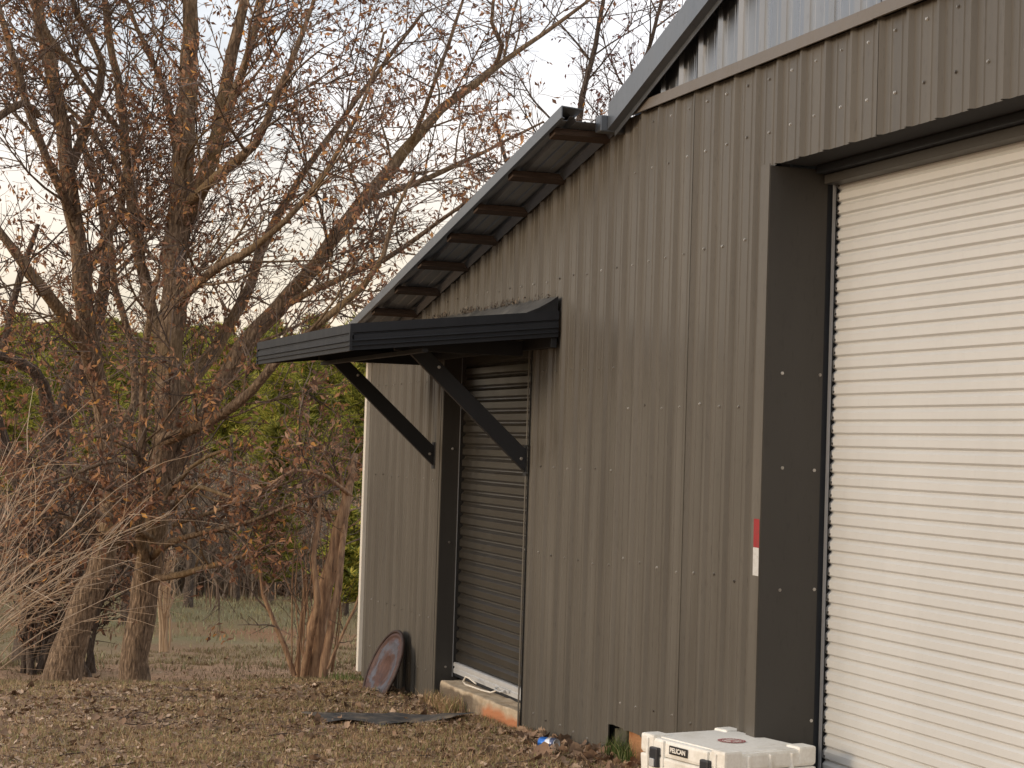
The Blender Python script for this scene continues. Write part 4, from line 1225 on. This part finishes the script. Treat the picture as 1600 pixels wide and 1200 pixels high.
# -- dark oak at the left edge
T = Tree(8)
d2_ = 23.5
T.limb([(52, 1045, 84, d2_), (56, 1005, 68, d2_), (62, 950, 56, d2_), (70, 890, 50, d2_), (72, 820, 42, d2_), (74, 750, 36, d2_), (88, 680, 36, d2_), (118, 600, 34, d2_), (140, 540, 26, d2_), (160, 470, 20, d2_), (168, 380, 16, d2_), (150, 280, 12, d2_), (110, 180, 8, d2_)], PRM, 3.5, 12, 0.4, bl=(0.6, 1.5))
T.limb([(88, 690, 24, d2_), (66, 600, 20, d2_ - .5), (30, 565, 18, d2_ - .8), (-15, 555, 15, d2_ - 1)], PRM_LOW, 3, 8)
T.limb([(72, 860, 22, d2_), (40, 790, 20, d2_ - .4), (10, 700, 24, d2_ - .7), (-15, 620, 18, d2_ - .8)], PRM_LOW, 4, 8)
T.limb([(5, 545, 13, d2_ - .8), (20, 480, 12, d2_ - .8), (36, 420, 11, d2_ - .8), (60, 350, 7, d2_ - .8)], PRM, 3, 6)
T.build('oak_tree', P(52, 1038, d2_), 'dark oak at the left edge of the photo behind the leaning trunk', 'tree', M_bark_dark, M_twig, M_leaf)

# -- red leaved tree behind the roof
T = Tree(12)
d3_ = 25.0
PR = dict(PRM, leafp=0.62, leafn=0.4, lsize=0.075, up=0.10, wob=0.16)
T.limb([(860, 800, 30, d3_), (870, 600, 26, d3_), (880, 420, 22, d3_), (890, 300, 16, d3_), (905, 180, 11, d3_), (930, 70, 8, d3_), (950, -40, 5, d3_)], PR, 4.5, 8, 0.35, bl=(0.5, 1.3))
T.limb([(875, 470, 14, d3_), (930, 330, 11, d3_ + .4), (975, 200, 9, d3_ + .6), (1010, 90, 7, d3_ + .7), (1040, -20, 5, d3_ + .8)], PR, 5, 6, 0.2, bl=(0.5, 1.3))
T.limb([(878, 430, 12, d3_), (820, 330, 9, d3_ - .4), (790, 250, 7, d3_ - .6), (775, 190, 5, d3_ - .7)], PR, 5, 6, 0.2, bl=(0.4, 1.0))
T.limb([(960, 260, 9, d3_), (985, 160, 7, d3_ - .3), (1055, 60, 5, d3_ - .3), (1085, 0, 4, d3_ - .3)], PR, 5, 6, 0.1, bl=(0.4, 1.0))
T.build('maple_tree', P(860, 900, d3_), 'thin tree with small reddish leaves rising behind the lean-to roof', 'tree', M_bark_dark, M_twig, M_leaf_red)


# -- shrubs
def shrub(name, seed, px0, px1, pyb, d, n, reach, prm, label, cat, mat, leafm, w=(5, 10), group=None, aim=None, twig=None):
    T = Tree(seed)
    r_ = T.r
    base = P((px0 + px1) / 2, pyb, d)
    gz = float(zground(base.x, base.y))
    base = Vector((base.x, base.y, gz))
    for i in range(n):
        b_ = P(r_.uniform(px0, px1), pyb, d + r_.uniform(-.25, .25)); b_.z = float(zground(b_.x, b_.y)) - 0.05
        ax, az = aim(r_, i)
        ln = r_.uniform(*reach)
        dir_ = (RIGHT * ax + Vector((0, 0, 1)) * az + FWD * r_.uniform(-.3, .3)).normalized()
        pts = T.path(b_, dir_, ln, 7, 0.10, prm.get('droop', 0.0))
        r0 = r_.uniform(*w) / FPX * d / 2
        T.wood.tube(pts, [max(r0 * (1 - 0.8 * k / 7), 0.0028) for k in range(8)], 6, False)
        for k in range(2, 8):
            for _ in range(prm['side']):
                if r_.random() < 0.75:
                    ax_ = (pts[k] - pts[k - 1]).normalized()
                    sd = ax_.cross(T.rv())
                    if sd.length < 1e-3: continue
                    T.twiggy(pts[k - 1].lerp(pts[k], r_.random()), ax_ * 0.85 + sd.normalized() * 0.5, ln * r_.uniform(0.12, 0.32), max(r0 * 0.35, 0.003), 1, prm)
    return T.build(name, base, label, cat, mat, twig or mat, leafm, group, 'stems')


PB = dict(PRM, levels=1, leafp=0.03, lsize=0.07, rmin=0.0022, droop=-0.11, side=2, up=-0.05, dens=(5, 5), wob=0.16)
shrub('arching_shrub', 21, -170, -25, 1080, 17.2, 34, (1.5, 3.0), PB, 'bare shrub of pale arching stems reaching in from the left edge', 'shrub', M_tan, M_leaf_tan, (1.7, 3.5), aim=lambda r, i: (r.uniform(0.2, 0.9), r.uniform(0.8, 1.5)))
PL = dict(PRM, leafp=1.0, leafn=1.2, lsize=0.10, droop=-0.02, side=3, up=0.0, dens=(6, 9))
shrub('leafy_shrub', 22, 20, 150, 1000, 22.0, 16, (1.6, 2.6), PL, 'thicket shrub full of brown leaves behind the pale arching stems', 'shrub', M_bark_dark, M_leaf_tan, (8, 14), aim=lambda r, i: (r.uniform(-0.6, 0.6), 1.2), twig=M_twig)

# multi stemmed crepe myrtle left of the corner trim
T = Tree(31)
dm = 19.0
PM = dict(PRM, leafp=1.3, leafn=0.8, lsize=0.10, rmin=0.0028, up=0.02, dens=(6, 8))
PMb = dict(PM, leafp=0.1)
T.limb([(484, 1062, 34, dm), (492, 1010, 32, dm), (502, 950, 27, dm), (515, 890, 23, dm), (530, 830, 20, dm), (545, 770, 15, dm), (556, 710, 9, dm + .2)], PM, 6, 9, 0.6, bl=(0.3, .9))
T.limb([(506, 1060, 15, dm - .2), (515, 990, 14, dm - .2), (528, 920, 12, dm - .2), (535, 850, 10, dm - .1), (540, 790, 8, dm), (530, 730, 5, dm)], PM, 6, 7, 0.55, bl=(0.3, .9))
T.limb([(475, 1060, 13, dm - .1), (484, 1000, 12, dm - .2), (495, 940, 11, dm - .3), (490, 870, 8, dm - .3), (500, 790, 6, dm - .3), (485, 720, 4, dm - .2)], PM, 6, 7, 0.55, bl=(0.3, .9))
T.limb([(465, 1058, 10, dm + .2), (468, 1000, 9, dm + .2), (474, 950, 10, dm + .2), (478, 905, 8, dm + .2)], PMb, 1, 6)
T.limb([(460, 1056, 9, dm), (445, 1010, 9, dm), (428, 970, 8, dm), (412, 930, 7, dm), (405, 880, 5, dm), (390, 845, 4, dm)], PMb, 4, 6, 0.3, bl=(0.3, .8))
T.limb([(512, 1045, 5, dm - .3), (535, 990, 5, dm - .3), (555, 950, 4, dm - .3), (570, 900, 3, dm - .3)], PMb, 3, 5, bl=(0.2, .5))
for k in range(12):
    x0 = 455 + k * 6 + T.r.uniform(-4, 4)
    T.limb([(x0, 1050, 3, dm), (x0 + T.r.uniform(-15, 15), 960, 2.6, dm), (x0 + T.r.uniform(-30, 30), 870, 2.2, dm), (x0 + T.r.uniform(-40, 40), 800 + T.r.uniform(-40, 40), 1.6, dm)], PMb, 2, 4, 0.3, bl=(0.2, .5))
T.limb([(548, 775, 8, dm), (510, 745, 7, dm - .3), (460, 735, 5, dm - .5), (420, 760, 3, dm - .6)], PM, 10, 6, 0.1, bl=(0.3, .8))
T.limb([(545, 800, 8, dm), (500, 800, 6, dm + .3), (450, 790, 4, dm + .5), (410, 800, 3, dm + .6)], PM, 9, 6, 0.1, bl=(0.3, .7))
T.build('crepe_myrtle', P(490, 1058, dm), 'multi stemmed tree of peeling tan stems beside the white corner of the barn', 'tree', M_peel, M_twig, M_leaf_tan)

# narrow bundle of tan stems behind the straight trunk
T = Tree(35)
de = 23.5
for k in range(16):
    x0 = 258 + T.r.uniform(-7, 7)
    T.limb([(x0, 1018, 5, de), (x0 + T.r.uniform(-5, 5), 970, 4.5, de), (x0 + T.r.uniform(-14, 14), 920, 3, de), (x0 + T.r.uniform(-22, 22), 870, 2, de)], PMb, 1.5, 5, 0.4, bl=(0.2, .5))
T.build('stem_clump', P(258, 1012, de), 'narrow upright clump of tan stems just right of the straight oak trunk', 'shrub', M_tan, M_tan, M_leaf_tan)

# slender field trees beyond
PF = dict(PRM, leafp=0.3, levels=2, rmin=0.005, lsize=0.09, dens=(4, 5))
def field_tree(seed, px, pyb, d, w, top, label, prm=PF, lean=0):
    T = Tree(seed); r_ = T.r
    T.limb([(px, pyb + 6, w * 1.3, d), (px + lean * .2, pyb - 40, w, d), (px + lean * .6, (pyb + top) / 2, w * .75, d), (px + lean, top, w * .35, d)], prm, 3.2, 7, 0.3, bl=(0.8, 2.0))
    T.build('field_tree', P(px, pyb, d), label, 'tree', M_bark_dark, M_twig, M_leaf, 'slender trees in the field')
field_tree(41, 293, 968, 33, 15, 640, 'slender dark tree in the field right of the straight oak trunk, with low side branches', lean=15)
field_tree(42, 371, 958, 37, 12, 680, 'slender dark tree in the field midway between straight oak and multi stemmed tree', lean=-10)
field_tree(43, 196, 985, 30, 19, 640, 'dark field tree seen between the leaning trunk and the straight trunk', lean=10)
field_tree(44, 128, 985, 34, 12, 690, 'thin dark field tree glimpsed through the fork left of the leaning trunk', lean=-20)

# bare thicket, one mass nobody could count
T = Tree(50)
th = T.twig
r_ = T.r
for k in range(3600):
    px = r_.uniform(-120, 640) if k < 2600 else r_.uniform(-900, -120); d = r_.uniform(38, 52)
    b_ = P(px, 900, d); b_.z = float(zground(b_.x, b_.y)) - 0.1
    ln = r_.uniform(0.7, 1.9) + (0.9 if 130 < px < 380 else 0)
    pts = T.path(b_, Vector((r_.gauss(0, .28), r_.gauss(0, .28), 1)), ln, 4, 0.14, 0.03)
    th.tube(pts, [0.016, 0.013, 0.010, 0.007, 0.005], 3, False)
    for q in pts[1:]:
        for _ in range(3):
            p2 = T.path(q, Vector((r_.gauss(0, .8), r_.gauss(0, .8), 0.8)), r_.uniform(0.3, 1.0), 2, 0.2, 0.02)
            th.tube(p2, [0.007, 0.005, 0.004], 3, False)
            if r_.random() < 0.35: T.leaves(p2[-1], 2, 0.12, 0.1)
M_thick = Mat('thicket_twig', 0.9, 0, 0.1); M_thick.color(M_thick.ramp(M_thick.island(), [(0, (0.112, 0.088, 0.067)), (0.6, (0.224, 0.179, 0.136)), (1, (0.336, 0.272, 0.208))])); M_thick = M_thick.m
thk = tag(th.build('thicket', M_thick), 'bare grey brown thicket along the far side of the field', kind='stuff')
T.leaf_mesh('thicket_leaves', M_leaf_tan, None)
bpy.data.objects['thicket_leaves']['label'] = 'brown leaves hanging in the far thicket'


# -- pines
def pine_mesh(seed, h, tufts, mat, low=0.12, wide=0.24, shape='pine'):
    r_ = np.random.default_rng(seed)
    zt = r_.uniform(low, 1.0, tufts) ** 0.85
    prof = wide * h * (np.clip(1.12 - zt, 0, 1) ** 0.75) * np.clip((zt - low * .6) * 5, 0.25, 1)
    a_ = r_.uniform(0, 2 * np.pi, tufts)
    lay = np.floor(zt * 16 + a_ * 0.6) % 2
    rr = prof * np.sqrt(r_.uniform(0.08, 1.0, tufts)) * (0.75 + 0.45 * lay) * (0.8 + 0.35 * np.sin(a_ * 3 + zt * 23))
    c = np.stack([rr * np.cos(a_), rr * np.sin(a_), zt * h + rr * 0.18], -1)
    nb = 12
    Vs, Fs = [], []
    d = r_.normal(size=(tufts, nb, 3)); d[..., 2] = np.abs(d[..., 2]) * 0.9 + 0.15
    d[..., :2] += (c[:, :2] / (np.linalg.norm(c[:, :2], axis=1, keepdims=True) + 1e-6))[:, None, :] * 0.7
    d /= np.linalg.norm(d, axis=-1, keepdims=True)
    L_ = (0.22 + 0.18 * r_.random((tufts, nb))) * (1.0 if shape == 'pine' else 0.42)
    sd = np.cross(d, r_.normal(size=(tufts, nb, 3))); sd /= np.linalg.norm(sd, axis=-1, keepdims=True) + 1e-9
    w = 0.019 if shape == 'pine' else 0.013
    b = np.repeat(c[:, None, :], nb, 1)
    tip = b + d * L_[..., None]
    V = np.stack([b - sd * w * .4, b + sd * w * .4, b + d * (L_ * .6)[..., None] + sd * w, tip, b + d * (L_ * .6)[..., None] - sd * w], 2)
    n = tufts * nb
    V = V.reshape(-1, 3)
    o_ = np.arange(n)[:, None] * 5
    F = np.concatenate([o_ + [0, 1, 2], o_ + [0, 2, 4], o_ + [4, 2, 3]], 1).reshape(-1, 3)
    return V, F


pine_vars = []
for k in range(4):
    h = 10.0
    V, F = pine_mesh(60 + k, h, 2300, M_needle, 0.10, 0.21 + .02 * (k % 2))
    o = np_mesh('crown', V, F, M_needle)
    me = o.data; bpy.data.objects.remove(o)
    tm = MB(); rr_ = random.Random(k)
    tm.tube([(0, 0, -0.5), (0.05, 0, 3), (0.0, 0.06, 6.5), (0, 0, 9.7)], [0.17, 0.14, 0.09, 0.02], 8, False)
    for q in range(34):
        z = rr_.uniform(1.0, 9.0); a_ = rr_.uniform(0, 6.28); l_ = 2.2 * (1.1 - z / 10) ** 0.8
        tm.tube([(0, 0, z), (math.cos(a_) * l_ * .5, math.sin(a_) * l_ * .5, z + .1), (math.cos(a_) * l_, math.sin(a_) * l_, z + .35)], [0.03, 0.02, 0.008], 4, False)
    pine_vars.append((me, mesh_of('trunk', tm.v, tm.f, M_bark_dark, True)))


def pine(px, ptop, d, k, label, sc_w=1.0, name='pine_tree', mat=None, group='pines along the far wood edge'):
    b_ = P(px, 800, d); gz = float(zground(b_.x, b_.y))
    top = P(px, ptop, d)
    h = top.z - gz
    t = thing(name, (b_.x, b_.y, gz), label, 'tree', group)
    for me, nm in zip(pine_vars[k % 4], ('crown', 'trunk')):
        o = link(bpy.data.objects.new(nm, me)); o.parent = t
        o.scale = (h / 10 * sc_w, h / 10 * sc_w, h / 10)
        o.rotation_euler = (0, 0, k * 1.9)
        if nm == 'crown': o['kind'] = 'stuff'
    return t


pine_rows = [(-5, 520, 58), (45, 505, 66), (100, 515, 60), (150, 540, 57), (200, 520, 68), (250, 535, 62), (300, 515, 66), (345, 530, 58), (392, 525, 62), (430, 560, 56), (475, 555, 60), (520, 548, 63), (560, 560, 58)]
ordinal = ['leftmost', 'second', 'third', 'fourth', 'fifth', 'sixth', 'seventh', 'eighth', 'ninth', 'tenth', 'eleventh', 'twelfth', 'rightmost']
for k, (px, pt, d) in enumerate(pine_rows):
    o_ = ordinal[k] if k in (0, 12) else ordinal[k] + ' from the left'
    wh = 'behind the dark left oak' if px < 80 else 'behind the leaning oak' if px < 190 else 'behind the fan of limbs' if px < 380 else 'seen under the awning end'
    pine(px, pt + 8 * math.sin(k * 2.1), d, k, 'green pine, %s in the far row, %s' % (o_, wh), 1.1)
# second row fills the wood behind
V0, F0 = [], []
vi = 0
for k in range(50):
    px = -200 + k * 36 if k < 26 else -236 - (k - 26) * 62; d = 78 + 9 * math.sin(k * 1.7)
    b_ = P(px, 800, d); gz = float(zground(b_.x, b_.y)); h = P(px, 520 + 22 * math.sin(k * 2.9), d).z - gz
    V, F = pine_mesh(200 + k, h, 1100 if k < 26 else 480, M_needle, 0.02, 0.24)
    V0.append(V + np.array([b_.x, b_.y, gz])); F0.append(F + vi); vi += len(V)
tag(np_mesh('far_wood', np.concatenate(V0), np.concatenate(F0), M_needle), 'far pine wood closing the view behind the field', kind='stuff')

# yellow green cedar below the awning end; dark cedar at the corner trim
def cedar(px, ptop, d, seed, mat, label, wide, tufts=900):
    b_ = P(px, 800, d); gz = float(zground(b_.x, b_.y)); h = P(px, ptop, d).z - gz
    t = thing('cedar_tree', (b_.x, b_.y, gz), label, 'tree')
    V, F = pine_mesh(seed, h, tufts, mat, 0.08, wide, 'cedar')
    tag(np_mesh('crown', V + np.array([b_.x, b_.y, gz]), F, mat, t), kind='stuff')
    MB().tube([(b_.x, b_.y, gz - .2), (b_.x, b_.y, gz + h * .9)], [0.07, 0.02], 7, False).build('trunk', M_bark_dark, t, True)
cedar(428, 668, 36, 301, M_needle_y, 'small yellow green cedar standing below the far end of the awning', 0.20)
cedar(545, 800, 33, 302, M_needle, 'dark green cedar low beside the white corner of the barn', 0.30)
cedar(470, 850, 40, 303, M_needle, 'small dark green cedar behind the multi stemmed tree', 0.32)
